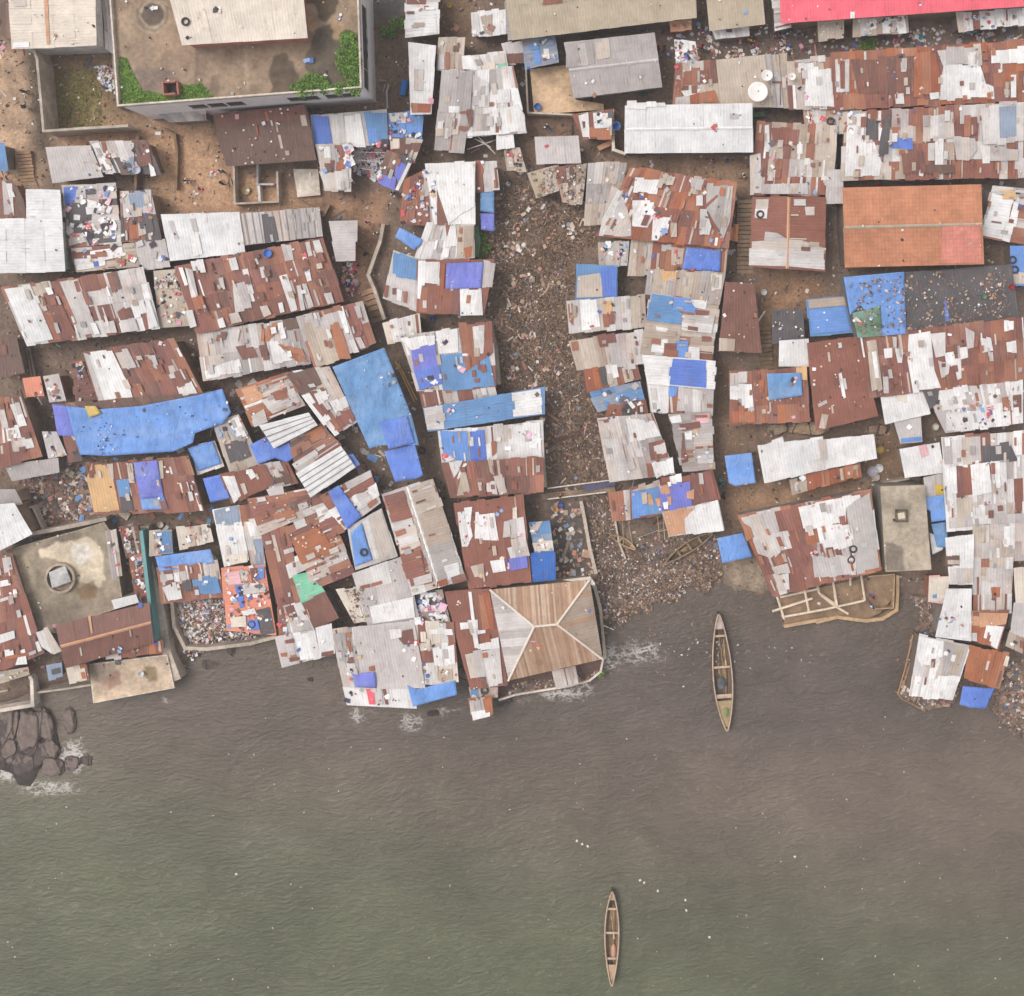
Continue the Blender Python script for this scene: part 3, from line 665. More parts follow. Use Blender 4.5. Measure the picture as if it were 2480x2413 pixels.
H('beige shack with steel blue and white squares','30,88 91,97 84,150 20,144','b3p4r2','h',2.7,P='S 30,88 50,91 48,100 58,107 57,117 27,113;L 50,91 68,93 70,106 48,103;w 67,94 81,94 80,103 70,101;r 70,103 83,104 82,109 70,107;b 25,115 55,118 53,146 20,144;w 33,130 43,130 43,143 31,142;L 54,132 64,132 62,148 52,147;w 64,137 74,138 74,150 63,148;w 34,118 45,120 45,124 34,122;r 43,134 53,134 52,147 42,146;p 60,108 88,108 85,125 58,122;r 76,127 85,128 84,132 76,132')
H('white roof tied with a grid of ropes beside a navy blue ribbed half','22,145 88,150 86,176 27,171','w','h',3.0,P='B 49,148 80,150 79,175 46,172;V 49,148 80,150 79.5,160 47.5,159'.replace('V 49','B 49'))
H('white, light blue and pale strip hut under the roped white roof','26,170 86,177 85,199 30,197','r4p2','v',2.6,P='w 26,170 46,172 45,196 30,197;L 46,172 55,172 52,182 45,181;p 55,173 75,177 75,197 53,197',cl=4)
H('long plain maroon brown roof beside the stairs, tan board at its foot','98,78 124,80 131,142 92,140','e','v',2.7,P='t 92,129 107,130 106,141 92,141;b 92,129 107,130 106,141 92,141',rag=.06,cl=14,clp='specks')
H('house with rust upper roof and stepped pale lower roof','124,0 189,0 189,66 121,62','r','h',3.2,rg=.35,ridge='z',P='p 122,40 135,40 136,31 145,32 145,36 156,38 156,63 121,62;p 156,38 169,39 169,46 189,46 189,66 156,63;p 127,1 138,1 137,19 126,18;p 171,8 180,8 180,16 172,16;p 161,1 172,1 172,7 161,7',rag=.08)
H('hut under speckled charcoal sheeting in the rubbish court','141,105 169,103 170,131 141,133','k','v',2.4,cl=30,clp='specks',sw=3,sln=4)
H('hut with a smooth blue sheet roof above the tall rust shack','174,94 208,91 214,124 177,127','S','h',2.5,P='b 174,94 208,91 209,99 175,102;L 175,103 208,100 213,122 178,125',sw=3)
H('small plain white hut below the charcoal sheeting','148,132 174,130 176,155 147,155','w','v',2.4,sw=3,rag=.08)
H('tall plain rust roof with one white strip beside the spotted rust row','174,135 220,129 237,200 182,213','r','v',2.9,P='w 202,162 205,161 209,184 206,185;p 183,190 191,186 192,189 184,193;b 184,212 187,199 193,200 190,213',cl=30,clp='specks',rag=.1)
H('rust shack with white squares at the head of the brown lane','102,161 172,158 174,205 103,208','r6o2','v',2.7,P='w 102,171 122,171 124,194 113,195 113,185 102,184;t 163,156 173,156 173,166 163,165;p 102,162 118,161 118,171 102,171;o 103,196 125,196 125,206 104,207',cl=22)
T(1980,480)
H('rubbish-strewn shack of charcoal plastic behind the orange tiled house','24,74 176,63 182,110 37,129','k','v',3.0,rg=.25,cl=420,clp='trash',sw=4,sln=6,P='B 116,95 119,95 122,113 118,114')
H('spotted rust roof row with a tall white stripe below the charcoal plastic','41,129 187,111 190,166 50,183','r6e2','v',3.0,P='w 84,126 104,123 108,160 114,176 88,178 83,150;w 61,139 69,138 69,147 62,148;w 117,144 126,142 127,153 119,154;w 131,138 138,137 139,147 132,149;w 150,128 160,130 162,141 152,143;w 172,114 181,114 181,121 172,122;w 174,132 183,131 184,143 175,143;p 104,125 118,124 118,146 109,148;p 136,119 145,124 144,138 138,139;w 125,148 132,148 133,166 129,168;p 71,138 79,140 78,152 74,152;p 111,150 122,154 121,162 114,164;p 60,160 65,159 66,180 61,180;b 45,131 54,130 60,175 50,178;p 69,128 73,128 73,138 70,138;w 50,142 54,141 57,166 53,166',cl=14)
H('cluttered white roof row with dark specks below the spotted rust','101,178 188,165 189,207 119,216','p5w5','v',2.7,P='k 97,178 112,176 111,190 104,196;w 119,200 160,193 162,210 119,215;r 170,184 176,183 177,196 171,197;r 180,182 188,181 188,198 181,198',cl=80)
H('plain white hut between the cluttered white row and the tall rust shack','58,179 98,177 103,199 63,208','w','v',2.6,rag=.05,P='c 73,180 82,180 82,188 74,188')
# ---- third row
T(0,960)
H('rust shack of large pale squares beside the wooden walkway','-8,4 20,1 38,55 -8,66','r5e2','v',2.8,P='w 5,30 17,28 20,39 7,41;p 10,40 29,38 32,47 12,51;p 9,7 18,6 24,26 17,28;w 15,18 21,16 25,27 17,28;p -3,8 3,8 8,28 2,29',cl=4)
H('small grimy white hut beside the walkway end','39,33 52,33 61,54 45,57','p','v',2.4,cl=12,rag=.05)
H('low grey stained strip roof beside the rubbish court','5,64 53,57 54,70 12,78','g','v',2.3,rag=.05,sw=2)
H('dark shack under the great blue tarpaulin','50,9 196,-3 205,20 76,52','d3e2','v',3.0,P='e 60,38 71,38 72,50 62,50',cl=0)
H('grey sheet scrap hut under the corner of the great blue tarpaulin','58,37 71,38 76,58 63,60','r2d2k2','v',2.2)
H('shack in stripes of orange tan, rust, steel blue and violet','80,64 172,57 187,105 87,107','r6e1','v',2.8,P='t 85,64 97,63 104,75 110,104 87,106 80,78;b 98,63 104,62 105,76 103,78;S 107,78 119,78 120,94 110,93;k 111,94 121,94 123,105 111,106;b 117,62 122,62 124,80 119,80;b 146,60 150,59 151,76 148,76;w 165,80 173,79 175,88 168,89;p 173,88 177,88 179,96 175,97',cl=16,clp='specks')
H('big plain white roof at the edge of the concrete dome yard','-10,101 13,99 29,127 -10,147','W','v',3.6,rag=.03,sw=2)
H('grey patched roof behind the big plain white one','-10,88 14,87 20,99 -10,107','g','v',3.0,sw=2)
H('rust shack with a white cross of sheets beside the stained concrete roof','-10,150 11,147 40,235 -6,253','r6e2','v',2.7,P='p 2,150 10,149 12,160 4,162;w 0,170 9,169 10,174 0,176;p 33,218 44,214 57,235 50,238 38,231;p 0,187 15,182 16,185 0,190;w 0,220 13,216 14,223 0,228;w 4,234 12,233 13,240 5,241;w 19,234 23,233 25,247 14,248;o 5,240 30,235 31,238 6,243;w 12,178 15,178 16,182 12,183')
H('blue and beige hut littered with scraps beside the teal channel','138,126 158,124 160,144 138,146','b','v',2.3,P='S 143,125 157,124 160,144 148,145',cl=30,sw=2)
H('small beige hut with orange edging above the light blue tarp','163,122 193,119 196,134 166,140','c3b2','v',2.4,cl=18)
H('patched hut of rust, white and pale blue under the light blue tarp','145,160 200,153 206,184 150,190','r4p3','v',2.5,P='p 147,164 159,163 160,168 148,170;w 160,163 165,162 166,171 161,171;p 165,162 171,161 173,170 167,170;S 177,170 200,166 204,180 180,184;w 150,178 165,172 168,185 155,188;k 168,171 176,170 177,178 168,179')
H('hut beneath the square light blue tarp by the blue tarpaulin','176,47 198,42 206,63 182,72','w3p3','v',2.4)
H('grey narrow roof along the stained concrete roof','97,126 107,123 113,164 103,167','g3b2','v',1.9,cl=8)
H('scrap covered hut between the stained roof and the teal channel','110,122 127,120 132,144 116,148','b3d2','v',2.0,cl=40)
H('thin rust and white clutter hut along the teal channel','119,148 131,146 138,192 126,196','r4b2p2','v',2.0,cl=50)
T(500,960)
H('grimy grey hut with a white rag corner between two blue tarps','7,26 30,19 50,60 22,70','k3g4b2','v',2.5,P='w 20,24 30,20 37,36 28,38;k 16,44 36,40 41,54 22,62',cl=24)
H('rust hut with a white band above the tiled lane','14,74 52,64 61,80 24,98','r','v',2.6,P='w 15,75 26,74 32,92 25,98;w 36,68 42,67 46,74 41,77;p 31,81 35,80 38,89 35,91')
H('slanting shack of grey sheets and orange scraps behind the steel blue roof','29,-6 73,-21 89,8 44,26','g3o3p3','h',2.6,P='p 47,0 75,-14 85,6 62,16;z 31,-6 46,-11 52,2 38,8;r 60,-3 72,-8 74,2 64,4;p 42,18 52,12 56,24 46,28',cl=16)
H('slanting shack with brown ribs and white squares against the steel blue roof','74,-20 113,-26 137,22 117,34','w3r4p2','v',2.9,P='d 74,-20 99,-27 107,-11 86,-2;w 88,0 95,-3 112,24 107,26;w 104,14 109,12 115,21 110,24;w 114,6 128,0 132,10 119,16;r 98,8 106,4 112,14 108,20;w 99,-2 110,-7 113,3 104,8;r 120,16 134,11 137,22 118,32')
H('small white ribbed roof askew in the middle of the rust maze','50,27 93,16 101,27 63,47','W','h',3.3,rag=.05,sw=.6)
H('patched rust hut between the two white ribbed roofs','78,40 105,26 122,46 84,71','r6e1','h',2.6,P='p 80,62 99,50 104,56 86,70;p 101,48 109,44 110,46 103,51;o 90,34 104,28 110,38 100,42')
H('larger white ribbed roof askew beside the slanting violet tarp','84,71 123,47 136,66 97,92','W','h',3.4,rag=.05,sw=.6)
H('scrap hut of pale and rust sheets at the small lane','49,65 74,60 83,79 58,85','p3d3r3','v',2.4,P='p 50,65 60,62 63,72 53,74;d 62,72 75,70 79,78 64,82',cl=14)
H('pale shack under a blue diagonal tarp near the dark diagonal gap','106,92 150,70 159,98 128,122','p6r2w2','h',2.8,P='r 138,89 148,84 149,86 139,92;p 138,90 148,88 152,98 144,104')
H('rust and beige patched roof with an orange corner in the rust maze','40,95 100,84 109,103 51,127','r4b4p3','h',2.7,P='o 62,108 80,101 85,112 66,117;p 55,86 70,82 72,90 58,92;d 78,98 96,93 98,101 80,105;p 84,100 92,96 94,102 86,106',cl=30,clp='specks')
H('orange rust roof scattered with single bricks above the mint green sheet','75,122 112,104 134,162 100,176','r4O4p1','h',2.7,P='O 80,130 104,120 117,146 98,152 88,155;w 102,104 112,100 117,110 106,116;p 80,116 90,112 93,119 83,123;p 100,139 105,137 106,140 101,142;r 108,114 120,110 126,126 116,130',cl=70,clp='specks')
H('tall rust roof with a beige plank near the white tiled hut','51,128 75,122 88,189 66,193','r7e1','v',2.6,P='b 60,128 63,128 69,152 66,153;p 73,156 86,150 92,160 76,167;p 71,142 80,139 81,143 72,146;p 54,134 60,133 60,136 55,137;w 81,148 85,146 86,151 82,153')
H('hut of mint green ribbed sheets','80,166 97,162 109,181 88,190','m3p1','h',2.9,P='m 82,167 96,163 108,180 89,189',rag=.05)
H('hut with a plain white roof and blue upper band in the lane','6,106 30,102 38,150 17,156','w','v',2.6,P='S 7,106 29,102 31,116 9,118;q 7,106 29,102 31,116 9,118;c 17,146 37,145 38,153 17,156',cl=16,rag=.04)
H('narrow pale hut with a light blue strip beside the plain white hut','31,112 48,111 54,155 42,157','c3p3','v',2.4,P='q 43,132 52,130 53,154 45,155;w 37,117 47,116 49,127 40,129;r 30,102 41,100 44,113 32,114')
H('pale shack with a dark blue tarp strip beside the ridged beige house','131,122 161,105 175,147 138,159','p','v',2.8,P='p 143,117 161,106 174,147 154,151',rag=.05)
T(1000,960)
H('white and steel blue striped roof beside the upper footpath','11,11 120,-8 120,16 15,32','S','h',2.8,P='p 11,11 28,8 30,30 14,31;w 92,-3 118,-7 120,16 94,19',cl=12,rag=.06)
H('row of two blue sheets and a heap of white cloth','25,33 118,24 120,57 28,61','w3p3b2','v',2.6,P='L 25,33 50,33 52,60 29,60;B 51,34 66,33 68,58 53,59;r 72,42 77,41 77,52 73,56;w 88,27 117,25 119,57 88,58',cl=26,clp='laundry')
H('rust roof with pale fan-shaped sheets below the two blue sheets','28,62 119,57 119,88 36,92','r6e2','v',2.9,P='p 33,61 46,60 41,72 38,76;b 47,62 53,88 40,90;p 74,73 82,72 87,88 80,90;b 69,59 74,59 75,73 71,70;w 48,61 50,62 42,75 40,74;p 68,81 76,80 78,89 68,88')
H('shack with white flaking sheets over rust beside the footbridge','39,100 101,93 108,170 52,176','r','v',2.8,P='w 41,106 55,104 53,118 55,128 50,137 45,137 43,124;w 58,109 75,107 79,132 57,132;p 84,116 102,112 104,127 83,130;w 71,152 84,150 86,161 74,163;b 53,157 65,154 66,165 57,167;p 87,140 105,135 108,148 90,150;p 90,132 104,128 105,138 92,142;V 88,150 105,147 106,158 90,161;c 92,103 96,102 96,113 92,113',cl=36)
H('washed blue hut with white stains above the strong blue tarp','107,118 126,115 130,143 113,144','S','v',2.3,P='p 107,118 120,116 114,126 109,127;q 110,130 128,128 129,143 112,144;c 110,136 129,134 130,143 113,144',cl=16)
H('hut under a strong plain blue sheet beside the hipped waterfront house','108,145 131,144 131,169 111,171','i','v',2.6,sw=3,rag=.04)
H('gabled house with white ridge, beige half and grey half','-27,92 18,77 48,168 0,182','r3p4','h',3.2,rg=.45,ridge='w',P='b -7,86 18,78 30,112 36,134 8,141;g 9,141 36,133 45,164 20,172;b -26,92 -18,89 -15,100 -22,103;r -26,92 -9,87 -1,112 -18,116;p -18,118 -1,112 6,138 -11,146;r -11,147 5,142 12,166 -2,176;w 30,156 42,153 44,164 33,168;o 22,171 31,168 32,174 22,176;p 0,168 17,163 18,171 2,175',rag=.1)
H('large dull pale roof with white lower part beside the gabled house','-55,164 -8,148 6,208 -40,213','p6g2','v',2.7,P='r -49,175 -40,173 -39,176 -48,178;r -39,173 -29,170 -28,173 -38,176;w -40,194 0,185 2,204 -37,210;p -14,152 -4,149 0,168 -9,171',rag=.1,sw=2)
H('hut with tall pale grey sheets at the lower gully','171,21 221,17 241,71 182,78','g4p5','v',2.8,P='w 197,22 222,22 229,37 200,42;r 217,43 232,40 235,54 219,58;p 222,46 233,44 234,52 223,54;w 220,62 240,57 241,70 224,74;r 215,62 220,62 222,74 217,76;r 171,22 180,20 180,22 171,24',rag=.1)
T(1500,960)
H('grey shack with rust stripes and a pink cloth beside the brown lane','47,17 84,15 87,67 59,69','g5p3','h',2.7,P='n 70,17 83,16 83,24 72,25;r 55,26 74,23 75,29 58,32;w 60,33 67,32 67,40 61,40;w 46,19 56,17 58,24 48,25;r 59,50 68,49 68,52 59,53;r 59,55 68,54 68,56 60,57;e 57,34 60,34 62,60 58,62',cl=16)
H('charcoal hut with a white frame above the tall grey roof','-10,10 24,4 26,18 -14,24','r3b2k2','v',2.3,P='k 2,11 12,8 14,20 4,20',cl=20)
H('long row roofed in plain white sheets above the earth yard','129,46 233,36 236,57 135,79','w','v',2.9,P='w 129,46 151,38 158,73 135,78;W 152,43 188,38 190,66 158,75;p 174,62 190,58 190,68 178,70;p 183,40 190,40 192,58 186,60',rag=.08,sw=1.1)
H('low rust strip of old sheets along the plain white row','158,77 221,63 222,73 160,89','o3r4b2','v',2.3,cl=14)
H('rust shack roofed with patched violet and blue sheets above the beached boat','11,86 85,70 92,95 12,113','r','v',2.8,P='b 11,86 37,77 38,84 11,89;L 11,88 23,87 26,110 12,112;S 23,88 38,84 40,107 26,109;V 36,83 65,78 67,102 37,107;r 66,71 85,70 91,95 68,100;w 46,73 57,71 58,79 47,80;r 38,75 46,74 47,79 39,80;z 36,83 45,81 47,88 39,91;z 24,91 29,90 32,100 27,100;z 44,93 48,92 48,100 45,100;z 33,94 38,94 38,101 35,102;z 62,88 69,86 69,95 62,94;p 73,71 77,71 78,81 74,81;w 40,98 45,97 45,104 41,104',cl=6)
H('half cardboard half white roof on stilts beside the beached boat','40,107 91,97 96,122 46,129','p','v',2.7,P='z 40,107 68,103 70,110 60,127 46,129;w 60,113 72,102 91,97 96,122 61,127',rag=.1)
H('small rust and pale hut left of the violet patched roof'.replace('left of','joined to'),'-10,90 10,87 12,113 -7,115','r3p3','v',2.5)
H('wide waterfront shack of rust, white and grey sheets behind the timber frame','112,111 231,88 240,159 143,183','r5o2p2','v',3.2,rg=.3,P='p 112,112 143,106 148,125 125,135;r 143,106 165,101 169,123 148,126;w 165,102 222,91 224,100 209,105 209,116 170,123;p 123,133 150,126 152,138 140,150 128,146;w 182,121 213,117 217,136 187,146;g 209,104 231,90 240,158 219,163;p 140,158 155,154 158,163 144,164;p 178,148 196,145 218,150 218,163 180,168;o 113,116 121,121 124,130 117,134;p 143,166 156,163 157,178 147,180;r 190,140 197,139 199,148 192,149',cl=8)
T(1980,960)
H('small pale hut with a light blue foot beside the planked gap','71,24 95,20 96,40 76,42','p','v',2.3,P='L 77,39 96,37 96,41 77,43',sw=2)
H('square white roof with a pink cloth near its top edge','76,49 112,43 117,70 81,75','w','v',2.8,rag=.04,sw=1.2,P='n 93,46 100,44 103,54 96,57')
H('broad shack of white, charcoal and rust squares behind the blue sheets','115,39 195,33 195,117 121,123','w4p4r3','v',3.0,rg=.25,P='p 115,40 150,38 151,60 117,63;k 151,47 178,43 185,58 153,62;r 128,65 141,66 143,90 128,92;w 141,65 158,62 161,87 143,90;p 121,112 142,104 143,120 121,122;b 128,94 143,92 143,110 130,112;w 162,62 174,62 175,82 165,84;w 117,66 128,65 129,90 120,90;p 145,110 190,108 190,117 145,118',cl=30)
H('pale hut with a yellow sheet above the blue tarps','98,76 121,71 122,92 100,96','p3b2','v',2.5,P='y 108,83 118,82 118,89 109,90')
H('white shack with a dark slot below the blue tarps','118,131 144,128 143,173 122,173','w','v',3.0,P='d 118,147 131,147 131,157 118,157;b 120,151 131,151 131,155 120,155;p 122,160 143,160 143,173 122,173',rag=.05)
H('pale roof with one upright white stripe','144,120 196,117 196,150 144,151','p6b1','v',2.8,P='w 172,120 182,119 182,140 172,139;b 163,131 167,131 167,146 163,146;w 165,140 168,140 168,149 165,149')
H('pale roof with rust ladder marks','144,151 180,150 178,198 144,199','p6r2b2','v',2.6,P='p 150,160 179,159 179,170 150,170;o 160,176 169,175 168,186 161,186')
H('cream slab of roof cut by a dark gap','181,160 197,158 197,190 183,190','c','v',3.1,sw=3)
T(1980,1360)
H('pink-white hut at the rubbish gap','103,15 122,14 119,38 102,36','n','v',2.4,P='c 103,15 122,14 119,38 102,36;S 106,31 110,30 110,34 106,34',sw=2)
H('plain white shack stepping down to the rubbish gap','119,26 142,26 141,73 109,69','W','v',2.9,P='w 119,26 142,26 142,45 119,45',rag=.04,sw=1.4)
H('orange rusted shack with white strips beside the plain white shack','142,46 176,46 167,79 141,72','o3z2r3','v',2.6,P='z 142,47 176,47 174,57 142,60;w 156,58 172,60 166,79 153,71;r 157,68 160,68 158,74 155,73;p 142,66 147,66 147,74 142,73')
H('large pale roof tilted beside the dark gap at the shore','181,40 197,36 197,72 178,63','p','v',2.8,sw=2)
H('brown rusty hut behind the orange hut','177,65 197,73 197,88 174,78','r3d2b2','v',2.4)
H('island hut of white and grey sheets inside a palisade','94,69 140,79 124,127 85,123','w3p5','v',2.7,P='w 94,69 117,73 115,88 107,90 106,97 97,96 92,86;g 117,74 139,79 131,107 115,104;r 105,90 109,90 108,98 104,98;b 128,78 136,79 128,105 122,104;r 99,107 101,107 100,114 98,114;w 111,106 128,107 124,126 119,125 110,114',cl=10)
H('square orange rusted hut joined to the island hut','140,79 176,86 167,116 135,107','O5o3','v',2.6,P='c 174,87 177,88 175,97 171,96',sw=.55)
# ---- shore row
T(0,1420)
H('solid maroon roofed house with a tan ridge line beside the stained concrete roof','53,36 136,16 140,52 61,75','e','v',3.1,rg=.55,ridge='z',P='z 81,28 83.5,27 85.5,43 84,44',rag=.03,slope=.1,name='house',cat='house')
H('bright white sheet hut against the teal channel','103,13 125,8 128,15 106,21','w','v',3.0,rag=.02,sw=2)
H('row of small rust and orange lean-to roofs above the tan slab','97,57 149,51 150,60 99,67','o4r3c2p2','v',2.3,cl=16)
H('orange and cream hut at the water beside the tan slab','61,75 79,72 82,85 64,89','o3c4','v',2.3,P='c 70,77 78,75 80,85 66,88')
H('low bluish grey box hut at the rocky shore','43,75 57,72 58,83 45,86','q','v',2.0,P='k 47,77 55,75 56,80 48,82',sw=2)
H('beige plank roof at the rocky shore','-8,80 24,75 26,82 -8,92','b3K2','h',2.0)
T(500,1360)
H('salmon coloured shack with blue cloth pieces beside the rubbish-filled platform','16,8 53,5 63,66 20,62','s','h',2.6,P='c 17,10 36,8 40,20 20,22;p 33,22 53,20 55,26 35,30;B 26,22 33,22 35,42 31,43;k 46,45 58,42 63,66 50,68;w 32,46 44,43 46,48 34,50;L 47,5 53,5 53,16 49,16;e 40,6 46,6 46,20 42,20;n 18,10 30,9 32,20 21,21;c 22,52 36,50 37,60 23,61;p 34,31 54,28 55,24 34,26;B 37,55 47,53 49,63 43,64',cl=150,sw=3)
H('little steel blue hut behind the rubbish-filled platform','-9,14 9,12 9,29 -7,31','S','v',2.3,sw=2,cl=6)
H('square plain rust roof below the mint green hut','89,38 109,29 121,52 100,62','e','v',2.8,rag=.04,sw=3,P='z 92,44 93,44 96,52 95,53')
H('pale strip hut with brown bits below the tall rust roof','66,44 88,38 100,64 68,69','r3p4','v',2.5,P='w 78,40 87,37 100,64 83,67;e 72,42 80,40 84,50 76,52;p 78,56 94,54 98,64 80,67',cl=10)
H('white and grey hut standing over the water','64,70 100,64 105,88 70,97','p','v',2.6,P='w 80,67 100,64 105,88 87,92;e 72,73 80,71 81,75 73,76;e 76,89 85,88 86,91 77,93;o 68,85 74,84 74,88 69,88;o 77,87 82,86 82,88 78,89',rag=.05)
H('narrow white hut over the water with a maroon foot','101,62 115,58 118,84 105,88','w','v',2.7,P='e 106,84 117,82 117,86 106,88',rag=.04)
H('grey shack with a column of rust marks at the waterfront','116,65 137,62 146,115 126,114','p3g3','v',2.7,P='o 128,66 133,65 134,70 128,70;o 129,73 132,73 133,78 130,79;r 130,79 134,79 135,83 131,84;r 131,89 135,88 136,94 132,94;g 116,66 128,65 131,92 123,93;w 134,61 146,60 148,78 136,78',cl=14)
H('big pale waterfront roof with a brown square','137,62 190,57 200,115 146,116','p','v',2.9,P='e 181,64 190,62 192,76 182,77 176,70;o 150,97 155,96 155,101 150,101;w 168,63 180,62 180,70 170,72',rag=.08,sw=1.4,cl=10)
H('front row of white sheets with one pink red stripe over the water','128,116 190,115 192,135 132,132','w','v',2.4,P='X 147,117 154,117 156,132 150,132;r 162,117 165,117 168,132 165,132;p 154,117 161,117 163,132 157,132',rag=.04,cl=6)
H('hut roof heaped with broken planks in the dark gap','121,28 143,25 150,54 136,56','b3r3c2','v',2.2,cl=50,clp='trash')
T(1000,1360)
H('pale patched shack with pink cloth beside the rust roof of the hipped house','-2,56 37,58 41,110 3,114','p4c3r2w2','v',2.7,P='w 16,62 36,62 37,66 16,67;r 2,84 18,82 20,94 4,95;b 22,101 36,99 37,109 23,110;w 18,82 38,76 39,94 20,97',cl=34)
H('rust side roof with a white upright stripe against the hipped house','30,29 71,26 87,113 53,117','r','v',2.7,P='w 51,28 54,28 60,80 57,80;o 60,30 71,30 75,60 64,62;w 43,56 60,55 60,66 53,66 52,62 44,63;w 54,64 67,63 67,66 55,68;w 59,77 70,74 78,70 80,78 60,81;p 48,86 80,79 83,113 70,115 67,106 53,108;w 70,72 79,70 80,80 62,82;e 63,107 67,107 69,115 65,116;w 53,56 58,55 61,80 57,80',cl=10,rag=.06)
H('little green grey hut behind the tiny waterfront hut','52,117 78,116 78,125 54,127','b','v',2.2,P='S 53,118 60,117 60,126 54,127',cl=8)
H('tiny hut of pale and orange sheets at the water corner of the hipped house','51,127 73,125 74,140 55,145','p3O3','v',2.4,P='p 52,128 62,127 63,138 53,140;w 54,139 71,136 71,141 55,145;o 64,127 72,126 74,138 67,140')
# ================================================================ flat concrete roofs and the hipped house
T(1000,1360)
H('hut strewn with white and pink laundry beside the hipped house rust roof','3,30 27,27 34,55 4,57','b3k3','v',2.1,cl=110,clp='laundry')
T(0,0)
cb = slab('concrete terrace building with grass and stains on its flat roof','101,-24 331,-24 334.5,82 110,99','K',8.6,name='concrete_building',cat='building',wall=A(246,240,240),par=.55,gr='c')
CBP = P2('101,-24 331,-24 334.5,82 110,99')
T(500,0)
H('raised hall with a plain cream roof on the concrete terrace','-38,-24 85,-24 90.5,34.5 -21,41','c','v',11.4,name='rooftop_hall',cat='hall',rag=.02,slope=.05,sw=1.6,sln=5,wall=A(196,130,112),seed=5)
H('large dark brown roofed house with scattered white specks below the terrace','7,106 90,97 100,147 19,153','d','v',3.2,rg=.3,name='house',cat='house',rag=.03,slope=.15,cl=40,clp='specks',P='e 7,106 90,97 93,110 10,117')
H('row of blue, pale and white sheets below the terrace','97,107 165,102 167,133 99,135','p','v',2.7,P='B 97,107 112,107 116,133 100,135;p 114,107 126,106 130,133 117,133;w 127,108 142,107 147,134 130,134;S 145,104 166,103 167,132 150,133;L 148,120 156,119 158,130 150,131',rag=.08)
H('hut of pale slats and rust below the blue and white row','101,135 133,134 133,175 109,175','p4b2','v',2.6,P='r 118,134 127,134 128,148 119,147;w 108,136 114,135 115,148 109,148;r 109,149 118,148 117,158 109,158;p 104,160 130,158 132,174 110,175;o 120,148 128,148 127,156 119,157',cl=12)
H('blue and white cluttered hut beside the black drain','168,106 200,102 198,128 168,128','L','v',2.4,P='c 168,104 184,104 184,112 170,112;S 190,106 199,105 198,116 190,116',cl=46)
H('brown patched hut with a tan pole beside the black drain','168,128 199,130 191,150 172,152','b3e3','v',2.3,P='c 169,128 178,128 178,137 170,138;e 178,133 198,133 196,140 178,140',cl=14)
H('hut with a charcoal and violet sheet leaning to the black drain','166,140 190,148 180,176 158,165','k3d2','v',2.5,P='V 175,148 184,152 179,170 174,160;V 160,160 175,164 174,175 158,167;w 186,150 189,151 177,176 174,175')
clutter('132,136 164,134 158,158 130,152',130,'laundry')
T(0,0)
awn = H('grey concrete canopy under the terrace building','140,101 188,97 190,111 157,113','g3p2','v',2.9,name='canopy',cat='canopy',P='p 172,99 190,97 190,106 184,105',rag=0,slope=.02,group=None)
T(0,960)
slab('flat stained concrete roof with a tank ring beside rust shacks','4,142 70,124 96,116 104,128 107,150 113,188 108,196 58,212 53,219 29,214 15,176','K',1.9,wall=A(150,140,125),wz=-.3)
T(0,1420)
slab('tan concrete slab house standing in the water','82,72 154,63 161,94 86,108','c',1.5,wall=A(150,135,120),wz=-1)
T(1980,960)
slab('bare flat concrete roof with a small hatch between shacks','58,83 99,82 105,160 63,162','K',3.6,wall=A(140,130,118))
T(1000,0)
slab('walled tan terrace with scraps and a blue basin','108,64 142,60 150,92 176,96 176,101 112,106','Y',1.1,name='terrace',cat='terrace',wall=A(150,120,95))
T(500,0)
slab('bare tan floor slab of a roofless room','80,156 103,156 105,180 84,182','c',.5,name='floor_slab',cat='slab')
